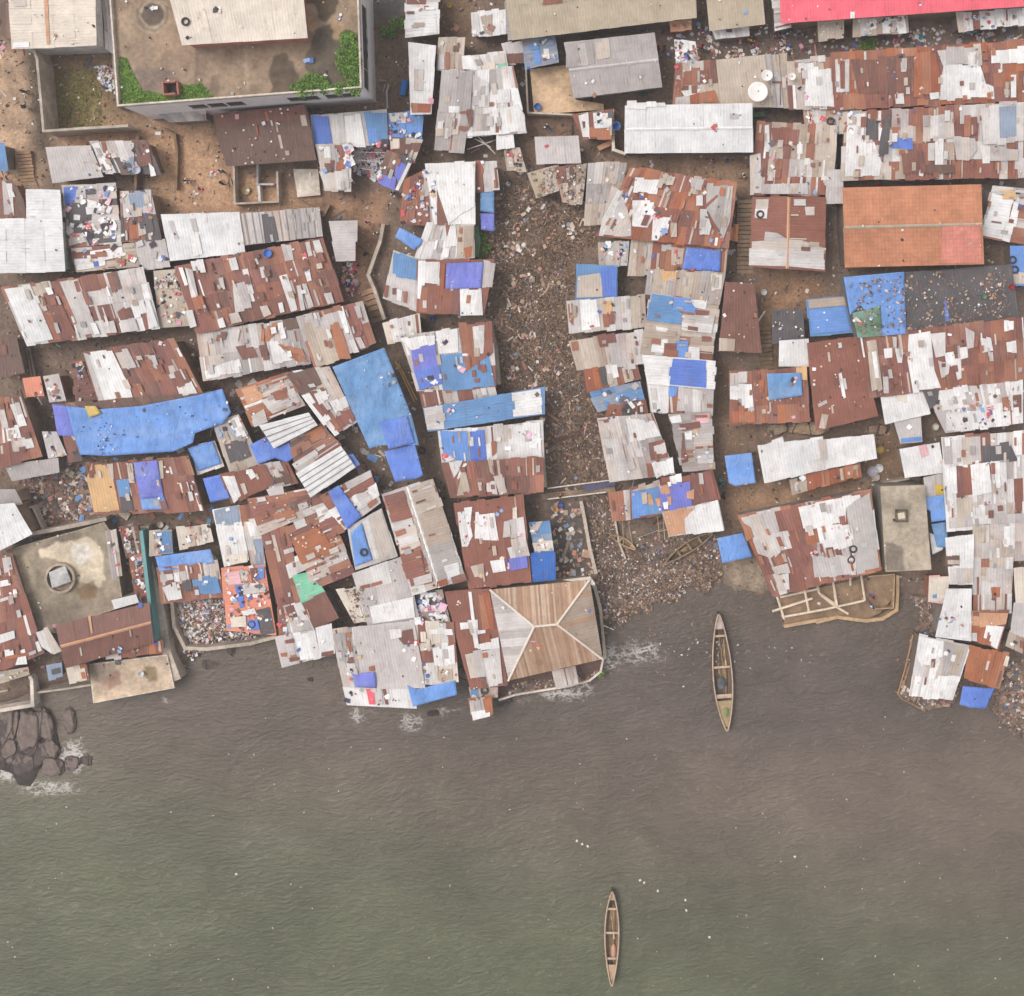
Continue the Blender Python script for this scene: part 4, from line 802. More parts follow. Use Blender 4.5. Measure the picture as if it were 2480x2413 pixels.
# hipped house at the waterfront
T(1000,1360)
def hip():
    z0, z1 = 3.1, 4.6
    c = [un(p, z0) for p in P2('71,26 163,17 175,90 88,110')]; r0, r1 = [un(p, z1) for p in P2('112,60 133,58')]
    cx = sum(v.x for v in c)/4; cy = sum(v.y for v in c)/4
    root = empty('hipped_house', (cx, cy, 0), 'waterfront house with a four-sided orange rust roof and pale hip caps', 'house')
    rr = random.Random(3); mb = MB()
    def face(pts, code, alt, w=.2):
        # strips of sheet running from the ridge down to the eave
        e0, e1 = pts[0], pts[1]; t0, t1 = pts[-1], pts[2]
        L = (e1-e0).length; n = max(3, int(L/w)); dd = (e1-e0)/L
        nrm = dd.cross((t0-e0)).normalized(); nrm = nrm if nrm.z > 0 else -nrm
        up = nrm.cross(dd)
        loc = [((p-e0).dot(dd), (p-e0).dot(up)) for p in pts]
        def hgt(s):
            best = 0
            for i in range(len(loc)):
                a, b = loc[i], loc[(i+1) % len(loc)]
                if min(a[0], b[0])-1e-6 <= s <= max(a[0], b[0])+1e-6 and abs(a[0]-b[0]) > 1e-6:
                    best = max(best, a[1]+(b[1]-a[1])*(s-a[0])/(b[0]-a[0]))
            return max(0, best)
        for k in range(n):
            s0, s1 = L*k/n, L*(k+1)/n
            h0, h1 = hgt(s0), hgt(s1)
            cc = jit(COL[code], rr, .06)
            q_ = rr.random(); cc = jit(COL[alt], rr, .06) if q_ < .34 else jit(COL['u'], rr, .05) if q_ < .55 and code == 'h' else cc
            o = nrm*(.006*(k % 2))
            hm = .25+rr.random()*.5
            g0, g1 = min(h0, hm*2.2+.6), min(h1, hm*2.2+.6); c2 = jit(cc, rr, .10)
            if min(h0, h1) > g0+.3:
                mb.quad([e0+dd*s0+o, e0+dd*s1+o, e0+dd*s1+up*g1+o, e0+dd*s0+up*g0+o], c2, [(s0, 0), (s1, 0), (s1, g1), (s0, g0)])
                mb.quad([e0+dd*s0+up*g0+o, e0+dd*s1+up*g1+o, e0+dd*s1+up*h1+o, e0+dd*s0+up*h0+o], cc, [(s0, g0), (s1, g1), (s1, h1), (s0, h0)])
            else: mb.quad([e0+dd*s0+o, e0+dd*s1+o, e0+dd*s1+up*h1+o, e0+dd*s0+up*h0+o], cc, [(s0, 0), (s1, 0), (s1, h1), (s0, h0)])
    face([c[1], c[0], r0, r1], 'h', 'j'); face([c[3], c[2], r1, r0], 'h', 'j')
    face([c[0], c[3], r0], 'g', 'p', .8); face([c[2], c[1], r1], 'l', 'h', .5)
    mb.build('roof', M_SHEET, root)
    for a, b in ((c[0], r0), (c[3], r0), (c[1], r1), (c[2], r1), (r0, r1)):
        m2 = MB(); up = Vector((0, 0, .05)); m2.tube(a+up, b+up, .12, jit(COL['c'], rr, .05), 8); m2.build('ridge_cap', M_PLAIN, root)
    m3 = MB(); k = .94
    w = [Vector((cx+(v.x-cx)*k, cy+(v.y-cy)*k, 0)) for v in c]
    for a in range(4):
        p, q = w[(a+1) % 4], w[a]
        m3.quad([(p.x, p.y, -1), (q.x, q.y, -1), (q.x, q.y, z0+.05), (p.x, p.y, z0+.05)], A(170,155,135))
    m3.build('wall', M_WALL, root)
    QUADS.append(Quad(P2('71,26 163,17 175,90 88,110'), z0, 'v', 1.2, 0))
    Qp = Quad(P2('128,101 150,97 153,112 132,117'), 2.2, 'v', 0, .2); roof_mesh(Qp, 'b3r3p2', rr, '', .8, 2, .1, M_SHEET, 'porch_roof', root)
    Qp = Quad(P2('138,17 163,14 168,20 168,22 '.strip()), 2.9, 'v', 0, .05); roof_mesh(Qp, 'c', rr, '', 2, 2, 0, M_SHEET, 'canopy', root)
hip()
slab('stone quay platform with rubbish under the hipped house','76,100 160,80 177,88 172,104 163,111 120,121 84,126 78,120','d',.45,name='quay',cat='quay',wall=A(120,108,95))
wallrun('cream quay edge wall beneath the hipped house','79,128 95,123 120,119 145,115 163,110 173,102 176,88',.75,'c',.2)
wallrun('mossy beige wall beside the hipped house at the beach','163,16 168,25 173,45 176,75 177,90',1.2,'b',.3,mat=M_CONC)
# ================================================================ walls, lanes, yards
T(0,0)
wallrun('tall grey boundary wall around the grass yard','31,46 34,55 40,121 75,118.5 118,116',3.4,'b',.25)
wallrun('inner earth wall of the terrace building over the grass yard','104,48 106,70 109,99',2.4,A(150,140,125),.3)
wallrun('low broken earth wall in the orange yard','127,125 126,138 125,165 124,190',.9,'D',.25)
wallrun('low tan garden wall in the orange yard','148,118 161,124 163,140 162,175',.8,'D',.25)
T(500,0)
wallrun('grey masonry walls of the roofless room below the brown house','25,153 26,188 66,186 65,158',1.3,'b',.2)
wallrun('thin partition wall beside the grey ruin','47,152 47,170 62,170',1.1,'p',.18)
wallrun('white plastered partition in the grey ruin','48,171 49,186',1.0,'w',.25)
wallrun('kerb wall at the black drain below the terrace','167,100 166,85 168,78',.9,'p',.15)
T(500,480)
wallrun('masonry wall along the bending lane','163,24 160,40 149,71 155,85 164,112',1.0,'b',.35)
wallrun('retaining wall stepping down the lane','113,6 108,16 100,10 80,0',.7,'D',.25)
T(1000,480)
wallrun('beige retaining wall of the steel blue house at the gully','71,118 76,140 79,172',1.4,'b',.4)
wallrun('mossy wall at the gully edge by the pale shack','58,26 60,40 58,54',1.3,'G',.5)
T(1000,960)
wallrun('mossy masonry wall holding the rust roofs over the gully','120,20 117,28 119,60 121,84',1.5,'b',.55)
wallrun('beige log kerb of the dark rubbish court','155,97 158,112 163,140 169,164',.6,'b',.35,mat=M_WOOD)
wallrun('thin post kerb of the narrow drain','186,112 190,135 196,150',.5,'b',.2,mat=M_WOOD)
T(0,960)
wallrun('concrete quay wall beside the teal channel','133,120 136,150 142,175 148,200 154,238 163,262',1.3,'b',.9)
wallrun('earth bank wall behind the concrete dome roof','28,127 45,124 70,119 98,113',1.6,'b',.4)
wallrun('low courtyard wall beside the rubbish court','18,104 30,102 40,124 26,130',1.0,'b',.2)
wallrun('dark quay wall along the rocky shore','-6,291 30,285 29,262 27,258',.9,'c',.35)
wallrun('thin pale kerb over the mud by the tan slab','30,274 60,270 86,266',.4,'b',.2)
T(500,1360)
wallrun('beige stone wall of the rubbish-filled platform','-34,15 -30,60 -20,80 0,81 40,76 63,70',1.0,'b',.35)
T(1980,960)
wallrun('low wall beside the bare flat concrete roof','50,82 68,79 85,76',1.0,'b',.2)
T(1500,0)
wallrun('green mossy kerb beside the clean off-white hall','122,98 123,106 134,105',.9,'G',.5)
T(1000,0)
wallrun('tan end wall and water tank base of the clean off-white hall','184,101 185,138 196,142',2.2,'c',.3)
wallrun('tan kerb of the small arched hut lane','171,137 184,131',1.0,'z',.5)
wallrun('low dark boundary wall of the walled tan terrace','104,62 106,104 150,106 176,102',1.5,'b',.18)
# tarpaulins ------------------------------------------------------
T(0,960)
tarp('great bright blue tarpaulin stretched over the dark shack','61,9 90,12 130,9 182,-1 205,-7 213,15 206,25 180,34 178,43 160,51 130,53 98,55 74,54 68,36','L',.25,folds=1.4)
tarp('violet end of the tarpaulin beside the great bright blue one','48,7 61,9 68,34 70,38 53,36','V',.15,folds=.8)
tarp('tan board cloth on the upper edge of the great blue tarpaulin','78,9 88,9 93,16 82,20','y',.55,folds=.4)
tarp('square light blue tarp beside the grimy grey hut','173,48 196,41 204,62 183,69','L',.2)
tarp('small deep blue tarp below the square light blue one','187,76 204,72 212,94 194,98','B',.3,z=2.5)
tarp('violet striped tarp on the striped shack','123,61 145,59 151,93 129,95','V',.22)
tarp('light blue foot sheet under the violet striped tarp','129,94 151,92 155,104 131,105','L',.2,folds=.6)
tarp('light blue tarp pegged with stones over the patched hut','143,148 194,141 198,154 147,162','L',.2,z=2.7)
T(500,960)
tarp('torn blue tarp under the small white ribbed roof','40,45 55,37 63,48 80,40 87,53 74,61 63,57 48,63','B',.12,z=2.75)
tarp('small blue flag of tarp at the corner of the larger white ribbed roof','128,54 135,53 142,63 136,67','B',.1,z=2.8)
tarp('slanting blue violet tarp strip over the pale shack','112,88 122,82 143,111 130,123','B',.28)
tarp('blue tarp with a tyre on it beside the pale shack strip','133,126 143,117 149,138 153,151 137,157','L',.22,folds=.8)
tarp('large steel blue tarp roof over the lane corner','116,-27 164,-45 190,20 196,45 168,30 162,45 150,48 140,26','S',.3,z=3.2,folds=1.6)
tarp('deep blue tarp overlapping the large steel blue one','160,24 185,18 192,43 168,49','B',.5,z=3.2)
tarp('blue tarp below the deep blue overlap at the narrow alley','164,51 192,44 200,73 194,76 174,79 167,60','B',.3,z=3.0,folds=.8)
T(500,480)
tarp('sky blue tarp strip along the drain wall','178,27 190,33 199,38 198,43 191,48 186,44 174,36','L',.2,z=2.9)
T(1000,480)
tarp('violet blue tarp on the four-coloured shack','31,60 65,59 63,83 30,84','V',.2)
tarp('hanging blue curtain tarp beside the gully head','62,-6 75,-7 75,14 62,12','S',.2,z=2.2)
tarp('violet curtain tarp under the blue one at the gully head','62,14 75,14 75,31 63,29','V',.2,z=2.1)
T(1500,480)
tarp('bright blue tarp on the low rusty shack by the stairs','62,45 94,48 93,68 58,66','B',.2)
tarp('creased steel blue tarp on the rust shack at the lane head','136,162 168,161 169,182 138,187','S',.22)
T(1980,480)
tarp('blue tarp sprinkled with rubbish on the charcoal shack','24,73 80,68 82,125 60,127 58,98 40,99 30,108','L',.25,folds=.6)
tarp('green tarp at the foot of the sprinkled blue tarp','32,106 58,99 60,127 37,129','G',.3,folds=.6)
T(1980,960)
tarp('crumpled blue tarp beside the bare concrete roof','99,94 121,90 122,114 105,116 104,106 100,104','L',.2,z=2.6)
tarp('second blue tarp hanging below the crumpled one','105,118 118,116 120,128 121,140 110,139','S',.2,z=2.4)
tarp('white sheet hanging below the two blue tarps by the concrete roof','103,126 109,128 112,139 117,138 115,142 106,146','w',.15,z=2.2)
T(1500,960)
tarp('light blue tarp shelter alone in the brown lane','97,55 122,52 126,80 107,83 101,80','L',.1,z=2.3,post=True,folds=.7)
tarp('light blue tarp shelter beside the wide waterfront shack','90,131 114,126 123,148 95,154','L',.1,z=2.3,post=True,folds=.5)
T(1980,1360)
tarp('blue tarp at the foot of the square orange hut','134,115 158,117 164,116 155,136 141,135 131,132','B',.25,z=2.1)
T(500,1360)
tarp('violet tarp square on the big pale waterfront roof','135,104 155,102 157,117 137,116','V',.2)
T(1000,1360)
tarp('long blue tarp over the front edge of the waterfront row','-5,114 3,118 39,110 41,123 0,134 -2,126','L',.35,z=2.6)
T(1980,1360); slab('rubbish covered earth platform inside the palisade', '87,70 95,66 141,79 132,112 126,130 118,134 99,137 76,124','D',.1,name='platform',cat='platform',wall=A(140,116,96))
# ================================================================ ground, sea
def pts_in(X, Y, poly):
    c = np.zeros(X.shape, bool); j = len(poly)-1
    for i in range(len(poly)):
        xi, yi = poly[i]; xj, yj = poly[j]
        if yi != yj: c ^= ((yi > Y) != (yj > Y)) & (X < (xj-xi)*(Y-yi)/(yj-yi)+xi)
        j = i
    return c
def blur(a, r, n=2):
    for _ in range(n):
        for ax in (0, 1):
            p = np.pad(a, [(r+1, r) if k == ax else (0, 0) for k in range(a.ndim)], mode='edge')
            cs = np.cumsum(p, axis=ax)
            sl1 = [slice(None)]*a.ndim; sl0 = [slice(None)]*a.ndim
            sl1[ax] = slice(2*r+1, None); sl0[ax] = slice(0, -(2*r+1))
            a = (cs[tuple(sl1)]-cs[tuple(sl0)])/(2*r+1)
    return a
def tp(ox, oy, s): T(ox, oy); return P2(s)
SHORE = (tp(0,1420,'-400,110 -10,112 30,109 30,98 60,93 84,90 160,84 165,86')+tp(500,1360,'0,81 40,76 63,69 68,76 100,72 118,76 124,90 128,103 135,108 190,110')
  +tp(1000,1360,'0,110 40,108 48,110 54,122 80,124 90,122 120,118 163,109 174,98 176,88')+tp(1500,1360,'-10,66 0,68 20,60 50,47 75,39 100,34 135,36 143,42 150,57 170,60')
  +tp(1980,1360,'0,53 18,49 45,52 60,50 74,42 77,30 90,40 87,60 86,70 75,122 99,135 120,133 150,130 160,142 172,160 190,168 400,185')+[(4200,-1500),(-1500,-1500)])
GULLY = (tp(1000,0,'78,176 100,170 118,186 150,186 165,192')+tp(1000,480,'160,14 168,36 152,50 148,64 143,98 140,125 150,160 163,184')
  +tp(1000,960,'170,20 182,74 120,84 122,70 118,30 124,18 122,5')+tp(1000,480,'85,180 80,150 77,118 80,100 74,60 74,32 76,10'))
GULLY2 = tp(1000,960,'160,92 180,84 184,110 190,140 196,190 172,190 165,150')
DUMP = tp(1500,960,'-18,140 0,135 40,146 60,140 88,150 96,162 92,176 84,190 70,197 40,205 15,216 -18,220')
STEP = 10
gx = np.arange(-620, 3120, STEP, dtype=float); gy = np.arange(-620, 3020, STEP, dtype=float)
GX, GY = np.meshgrid(gx, gy)
land = pts_in(GX, GY, SHORE).astype(float)
beach = pts_in(GX, GY, tp(1500,960,'-20,120 150,130 150,215 -20,230')).astype(float)
bm_ = blur(beach, 4)
hb = blur(land, 2)*(1-bm_)+blur(land, 7)*bm_
gul = blur(pts_in(GX, GY, GULLY).astype(float), 2)+blur(pts_in(GX, GY, GULLY2).astype(float), 2)*.8
GZ = -1.7+1.7*np.clip(hb, 0, 1)-.3*np.clip(gul, 0, 1)*land
rng = np.random.default_rng(5)
def vnoise(scale, seed):
    return np.array([[noise.noise(Vector((x*scale, y*scale, seed))) for x in gx[::2]] for y in gy[::2]])
nz = np.kron(vnoise(.02, 1.), np.ones((2, 2)))[:GX.shape[0], :GX.shape[1]]
nz2 = np.kron(vnoise(.006, 7.), np.ones((2, 2)))[:GX.shape[0], :GX.shape[1]]
GZ += .05*nz*land+.30*nz*bm_+.14*nz*np.clip(gul, 0, 1)
colr = np.zeros(GX.shape+(3,)); colr[:] = A(130,110,96)
def zone(poly, rgb, soft=1, k=1.):
    global colr
    m = blur(pts_in(GX, GY, poly).astype(float), soft)*k
    colr = colr*(1-m[..., None])+np.array(A(*rgb))*m[..., None]
zone(tp(0,0,'-200,35 24,44 32,115 36,165 28,200 -200,200'), (196,164,136), 2)
zone(tp(0,0,'47,55 107,55 109,99 140,103 140,112 108,117 53,120'), (150,124,96))
zone(tp(0,0,'52,70 90,64 92,90 84,117 54,117'), (122,116,66), 3, .8)
zone(tp(0,0,'24,45 36,45 48,130 46,150 34,140'), (84,76,66))  # dark strip along the yard wall: shadow and vegetation painted into the ground colour
zone(tp(0,0,'44,123 160,120 200,112 206,190 150,185 140,140 60,140'), (198,158,126), 2)
zone(tp(500,0,'-50,118 14,118 22,152 84,176 110,180 120,192 -40,192'), (198,158,126), 2)
zone(tp(500,480,'-40,-4 25,0 80,2 108,10 112,18 50,10 0,14 -40,14'), (192,154,122), 1)
zone(tp(500,0,'156,-20 190,-20 186,108 164,105'), (124,104,88), 1)
zone(tp(500,0,'158,-20 188,-20 184,18 160,22'), (92,88,90), 1)
zone(tp(500,480,'98,0 170,-6 158,40 146,70 158,112 150,118 138,98 128,92 134,60 140,20 112,16'), (164,128,102), 1)
zone(tp(1500,0,'60,-20 84,-20 86,30 140,35 190,40 190,50 80,55 66,56 40,56'), (128,108,96), 2)
zone(tp(1980,0,'-40,26 190,22 195,44 -40,48'), (120,102,92), 2)
zone(tp(1000,0,'10,-10 56,-10 56,48 24,48'), (128,104,84), 1)
zone(tp(1000,0,'104,100 190,96 190,104 150,124 150,155 106,150 100,120'), (142,114,96), 1)
zone(tp(1500,0,'-110,145 0,142 122,145 122,165 104,190 104,170 0,156'), (170,138,112), 2)
zone(tp(1500,480,'104,0 124,0 122,70 124,82 108,80 104,60'), (118,98,80), 1)
zone(tp(1500,480,'122,70 185,66 190,95 150,105 130,130 128,100'), (158,122,94), 2)
zone(tp(1500,480,'84,145 102,140 100,200 86,200'), (128,104,84), 1)
zone(tp(1500,480,'128,110 145,110 150,160 134,158'), (136,110,84), 1)
zone(tp(1500,960,'86,0 104,0 106,22 128,24 130,48 96,54 100,100 88,98'), (140,114,92), 2)
zone(tp(1500,960,'94,82 160,80 200,82 232,70 232,88 165,98 112,110 100,125'), (170,134,104), 2)
zone(tp(1500,960,'108,150 135,160 140,184 122,190 92,188 96,165'), (184,162,138), 2)
zone(tp(0,960,'14,72 82,66 86,108 98,112 40,124'), (128,104,92), 1)
zone(tp(1000,960,'126,92 156,98 168,165 131,168'), (88,82,80), 1)
zone(tp(1980,960,'50,20 74,24 76,50 80,74 60,82 48,70'), (142,112,84), 2)
m = np.clip(gul, 0, 1)[..., None]; colr = colr*(1-m)+np.array(A(124,102,84))*m
zone(tp(1000,0,'98,176 108,176 104,190')+tp(1000,480,'110,20 122,40 112,70 104,95 116,120 124,150 128,185 118,185 114,150 106,122 96,96 102,68 112,42 102,20'), (92,80,70), 2, .6)
zone(tp(1000,960,'126,4 136,4 150,40 160,76 148,80 138,44'), (96,84,74), 2, .6)
zone(tp(1000,480,'120,-4 165,-4 165,20 130,30'), (104,88,74), 4, .6)
m = blur(pts_in(GX, GY, DUMP).astype(float), 2)[..., None]; colr = colr*(1-m)+np.array(A(124,108,96))*m
zone(tp(1500,1360,'-20,74 0,74 20,66 50,53 75,45 100,40 145,42 145,34 100,24 75,28 50,33 20,46 0,52 -20,56'),(88,80,74),2,.8)
wet = np.clip((-GZ-.05)/.5, 0, 1)*(1-np.clip(gul, 0, 1)); colr *= (1-.35*wet)[..., None]
colr *= np.clip(1+(.22+.35*np.clip(gul, 0, 1))*nz+.26*nz2, .5, 1.5)[..., None]
def gridmesh(name, X, Y, Z, C, mat, foam=None):
    k = MPP*(CAMZ-Z)/CAMZ
    V = np.stack([(X-NX)*k, -(Y-NY)*k, Z], -1).reshape(-1, 3); h, w = X.shape
    idx = np.arange(h*w).reshape(h, w)
    F = np.stack([idx[:-1, :-1], idx[1:, :-1], idx[1:, 1:], idx[:-1, 1:]], -1).reshape(-1, 4)
    me = bpy.data.meshes.new(name); me.vertices.add(len(V)); me.vertices.foreach_set('co', V.astype(np.float32).ravel())
    me.loops.add(F.size); me.loops.foreach_set('vertex_index', F.astype(np.int32).ravel())
    me.polygons.add(len(F)); me.polygons.foreach_set('loop_start', np.arange(0, F.size, 4, dtype=np.int32))
    me.update(); me.materials.append(mat)
    at = me.attributes.new('col', 'FLOAT_COLOR', 'POINT')
    at.data.foreach_set('color', np.concatenate([np.clip(C, 0, .9).reshape(-1, 3), np.ones((h*w, 1))], 1).astype(np.float32).ravel())
    if foam is not None:
        at = me.attributes.new('foam', 'FLOAT', 'POINT'); at.data.foreach_set('value', foam.astype(np.float32).ravel())
    me.polygons.foreach_set('use_smooth', [True]*len(F))
    o = bpy.data.objects.new(name, me); S.collection.objects.link(o); return o
go = gridmesh('ground', GX, GY, GZ, colr, M_GROUND); tag(go, 'brown earth and mud lanes between the shacks', 'ground', kind='structure')
WZ = -.5
wx = np.arange(-700, 3300, 20.); wy = np.arange(1200, 3500, 20.)
WX, WY = np.meshgrid(wx, wy)
def sst(a, b, x): t = np.clip((x-a)/(b-a), 0, 1); return t*t*(3-2*t)
t = sst(1620+.16*WX, 2120+.15*WX, WY)[..., None]
wc = np.array(A(111,98,87))*(1-t)+np.array(A(96,97,75))*t
t2 = sst(2100, 2700, WY-.25*WX)[..., None]; wc = wc*(1-.10*t2)
pl = np.exp(-(((WX-1620)/420)**2+((WY-1640-.12*(WX-1620))/150)**2))+.9*np.exp(-(((WX-2150)/420)**2+((WY-1660)/130)**2))+.6*np.exp(-(((WX-900)/500)**2+((WY-1740)/90)**2))
wc = wc*(1-np.clip(pl, 0, 1)[..., None]*np.array([.22, .23, .17]))
fo = np.zeros(WX.shape)
def foamz(ox, oy, x, y, rx, ry, k):
    global fo
    cx, cy = ox+x*U, oy+y*U
    fo = np.maximum(fo, k*np.exp(-(((WX-cx)/(rx*U))**2+((WY-cy)/(ry*U))**2)))
for a in ((1000,1360,138,123,32,8,1.2),(1000,1360,158,114,12,7,1),(1000,1360,105,130,14,6,.8),(500,1360,138,141,10,10,1.15),(500,1360,188,148,16,14,1.05),(1000,1360,30,138,24,8,.85),
  (0,1420,67,158,20,18,1.25),(0,1420,8,172,16,12,1.2),(0,1420,45,186,40,10,1.1),(0,1420,152,105,10,6,.9),(1500,1360,18,84,36,18,.9),(1000,1360,182,88,16,22,1.),(500,1360,88,105,6,14,.75),
  (1980,1360,72,70,14,4,.7),(500,1360,70,110,20,10,.45),(1500,1360,110,95,14,30,.4),(1500,1360,70,60,40,20,.4),(1980,1360,90,140,40,12,.55)): foamz(*a)
lap = blur(pts_in(WX, WY, SHORE).astype(float), 2); fo = np.maximum(fo, .28*np.clip(lap*2, 0, 1))
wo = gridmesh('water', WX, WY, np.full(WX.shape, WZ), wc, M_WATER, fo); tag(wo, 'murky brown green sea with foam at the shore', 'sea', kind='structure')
# ================================================================ litter, clothes, rubble
CP = dict(
 cloth=[A(*c) for c in ((244,242,240),(240,236,238),(228,214,205),(84,76,80),(70,66,74),(110,104,106),(210,96,100),(234,170,186),(96,116,180),(150,176,216),(218,184,146),(186,130,110),(188,180,178),(240,238,236),(244,242,240),(226,206,196),(160,120,104))],
 laundry=[A(*c) for c in ((246,244,243),(246,244,243),(244,240,242),(240,236,236),(228,222,222),(246,244,243),(84,76,84),(242,190,208),(220,120,124),(130,146,204),(80,76,84),(238,226,212),(232,226,224),(200,194,192))],
 trash=[A(*c) for c in ((176,150,130),(150,124,106),(134,112,98),(116,98,86),(98,84,76),(206,188,176),(150,124,108),(128,106,92),(164,136,114),(110,102,100),(110,116,128),(226,216,210),(166,118,102),(108,94,84),(140,122,112),(120,100,88),(104,90,80),(132,108,94))],
 mud=[A(*c) for c in ((138,112,92),(122,98,80),(110,90,76),(150,122,100),(98,80,70),(128,106,92),(116,96,84),(160,134,110),(104,88,78),(134,108,88),(124,102,88),(92,78,70),(146,116,94),(178,150,126))],
 panel=[A(*c) for c in ((206,197,194),(182,173,170),(148,95,80),(160,108,88),(198,182,166),(130,96,84),(230,224,220),(120,160,214))],
 peg=[A(70,76,110), A(60,60,80), A(90,96,130), A(236,232,236)],
 light=[A(*c) for c in ((206,186,168),(184,160,140),(230,222,216),(160,138,120),(198,160,136),(140,150,170),(210,150,130),(140,120,104))],
 specks=[A(*c) for c in ((246,240,236),(232,214,200),(226,190,168),(120,90,80),(80,70,70),(246,240,236))],
 ground=[A(*c) for c in ((150,124,106),(110,90,78),(86,74,66),(190,160,136),(210,196,186),(236,230,228),(130,104,90),(96,84,78),(160,108,90),(120,130,150),(200,140,136),(84,74,70),(150,124,106),(190,170,150))])
rr = random.Random(77)
def ground_z(p):
    i = int((p[0]-gx[0])/STEP); j = int((p[1]-gy[0])/STEP)
    return float(GZ[min(max(j, 0), GZ.shape[0]-1), min(max(i, 0), GZ.shape[1]-1)])
def rag(mb, p, z, col, a, b, th):
    v = un(p, z+th/2+.02)
    if rr.random() < .55: mb.box(v, (a, b, th), jit(col, rr, .12), rr.uniform(0, 3.14), rr.uniform(-.25, .25))
    else:
        n = 5; ph = rr.uniform(0, 6.28); i = len(mb.v)
        ring = []
        for k in range(n):
            t_ = ph+6.283*k/n; q = rr.uniform(.6, 1.1); x, y = a*.6*math.cos(t_)*q, b*.6*math.sin(t_)*q
            ca, sa = math.cos(ph), math.sin(ph); ring.append((v.x+x*ca-y*sa, v.y+x*sa+y*ca, v.z-th/2+rr.uniform(0, .03)))
        c = jit(col, rr, .12)
        mb.v += ring+[(v.x, v.y, v.z+th*rr.uniform(.4, 1.4))]; mb.c += [c]*(n+1); mb.uv += [(0, 0)]*(n+1)
        mb.f += [(i+k, i+(k+1) % n, i+n) for k in range(n)]
BM = {k: MB() for k in CP}
def scatter(poly, n, pal, smin, smax, mode='auto', asp=(.4, 1), th=.06, key=None, clump=0, mot=0):
    xs = [p[0] for p in poly]; ys = [p[1] for p in poly]; mb = BM[key or pal]; k = 0; tries = 0; cen = []
    while k < n and tries < n*12:
        tries += 1
        if clump and cen and rr.random() < clump:
            c = rr.choice(cen[-30:]); p = (c[0]+rr.gauss(0, 9), c[1]+rr.gauss(0, 9))
        else: p = (rr.uniform(min(xs), max(xs)), rr.uniform(min(ys), max(ys)))
        if not inpoly(p, poly): continue
        if mot and noise.noise(Vector((p[0]*.012, p[1]*.012, 3.)))+.5*noise.noise(Vector((p[0]*.035, p[1]*.035, 6.))) < -.08 and rr.random() < mot: k += .35; continue
        if mode == 'flat':
            if any(q.bb[0] < p[0] < q.bb[2] and q.bb[1] < p[1] < q.bb[3] and inpoly(p, q.q) for q in QUADS): k += .3; continue
            z, on = topz(p); z = z+.05 if on else ground_z(p)
        elif mode == 'ground':
            z = ground_z(p)
            if z < WZ+.02 or topz(p)[1]: k += .5; continue
        else:
            z, on = topz(p); z = z+.09 if on else ground_z(p)
        cen.append(p); s = rr.uniform(smin, smax)*(1 if rr.random() < .85 else 1.5); a = s*rr.uniform(*asp)
        rag(mb, p, z, rr.choice(CP[pal]), s, a, th*rr.uniform(.5, 1.6)); k += 1
for poly, n, pal in CLUT:
    if pal == 'laundry': scatter(poly, n, pal, .3, .75, asp=(.45, .95), th=.07, clump=.45)
    elif pal == 'specks': scatter(poly, n, pal, .09, .24, asp=(.6, 1), th=.07)
    elif pal == 'trash': scatter(poly, int(n*1.1), pal, .07, .28, th=.08, clump=.4); scatter(poly, int(n*.9), 'light', .06, .24, th=.07, key='trash', clump=.4)
    else: scatter(poly, n, pal, .16, .5, asp=(.4, .95), th=.06, clump=.35)
GULLYX = tp(1000,0,'70,172 100,166 120,182 150,180 172,190')+tp(1000,480,'172,14 176,40 160,50 156,64 150,98 150,125 160,160 172,184')+tp(1000,960,'178,20 190,76 112,90 114,70 108,30 112,18 112,5')+tp(1000,480,'76,182 70,150 66,118 68,100 62,60 62,32 64,10')
scatter(GULLYX, 15500, 'mud', .05, .28, 'ground', asp=(.18, .75), th=.08, key='trash', clump=.5, mot=.4); scatter(GULLY, 2600, 'trash', .05, .26, 'ground', asp=(.2, .8), th=.08, clump=.6, mot=.7); scatter(GULLY, 260, 'light', .15, .45, 'ground', asp=(.5, 1), th=.16, key='trash', clump=.5); scatter(GULLY, 420, 'trash', .4, 1.0, 'ground', asp=(.12, .3), th=.1)
scatter(GULLY2, 1300, 'trash', .06, .26, 'ground', asp=(.25, .8), th=.12)
scatter(DUMP, 4200, 'mud', .06, .26, 'ground', asp=(.3, .95), th=.08, key='trash', clump=.4, mot=.8); scatter(DUMP, 1900, 'trash', .06, .26, 'ground', asp=(.3, .95), th=.08, clump=.5); scatter(tp(1500,960,'-10,170 40,158 70,160 90,175 60,195 10,212 -14,205'), 900, 'light', .06, .26, 'ground', key='trash', clump=.5)
scatter(tp(1980,1360,'76,30 102,34 108,68 88,70 84,100 85,122 120,127 130,132 98,135 75,122 86,70 78,48'), 1100, 'trash', .1, .42, 'ground', th=.12)
scatter(tp(1980,1360,'87,70 95,66 141,79 132,112 126,130 118,134 99,137 76,124'), 900, 'trash', .1, .4, 'flat'); scatter(tp(1500,960,'40,128 90,125 92,150 60,160 0,160 -10,140'), 500, 'ground', .06, .3, 'ground'); scatter(tp(1980,1360,'160,95 200,90 210,170 176,162 160,142'), 1200, 'trash', .12, .45, 'ground', th=.12)
scatter(tp(0,1420,'158,16 190,6 230,20 255,65 190,78 168,60'), 1500, 'light', .06, .26, 'ground', th=.1, key='trash')
scatter(tp(0,1420,'158,16 190,6 230,20 255,65 190,78 168,60'), 420, 'laundry', .14, .42, 'ground', th=.08)
scatter(tp(1000,960,'128,98 156,100 168,165 133,168'), 110, 'light', .2, .6, 'ground', key='trash'); scatter(tp(1000,1360,'92,114 130,107 172,100 163,110 120,119 84,125'), 260, 'trash', .1, .36, 'flat')
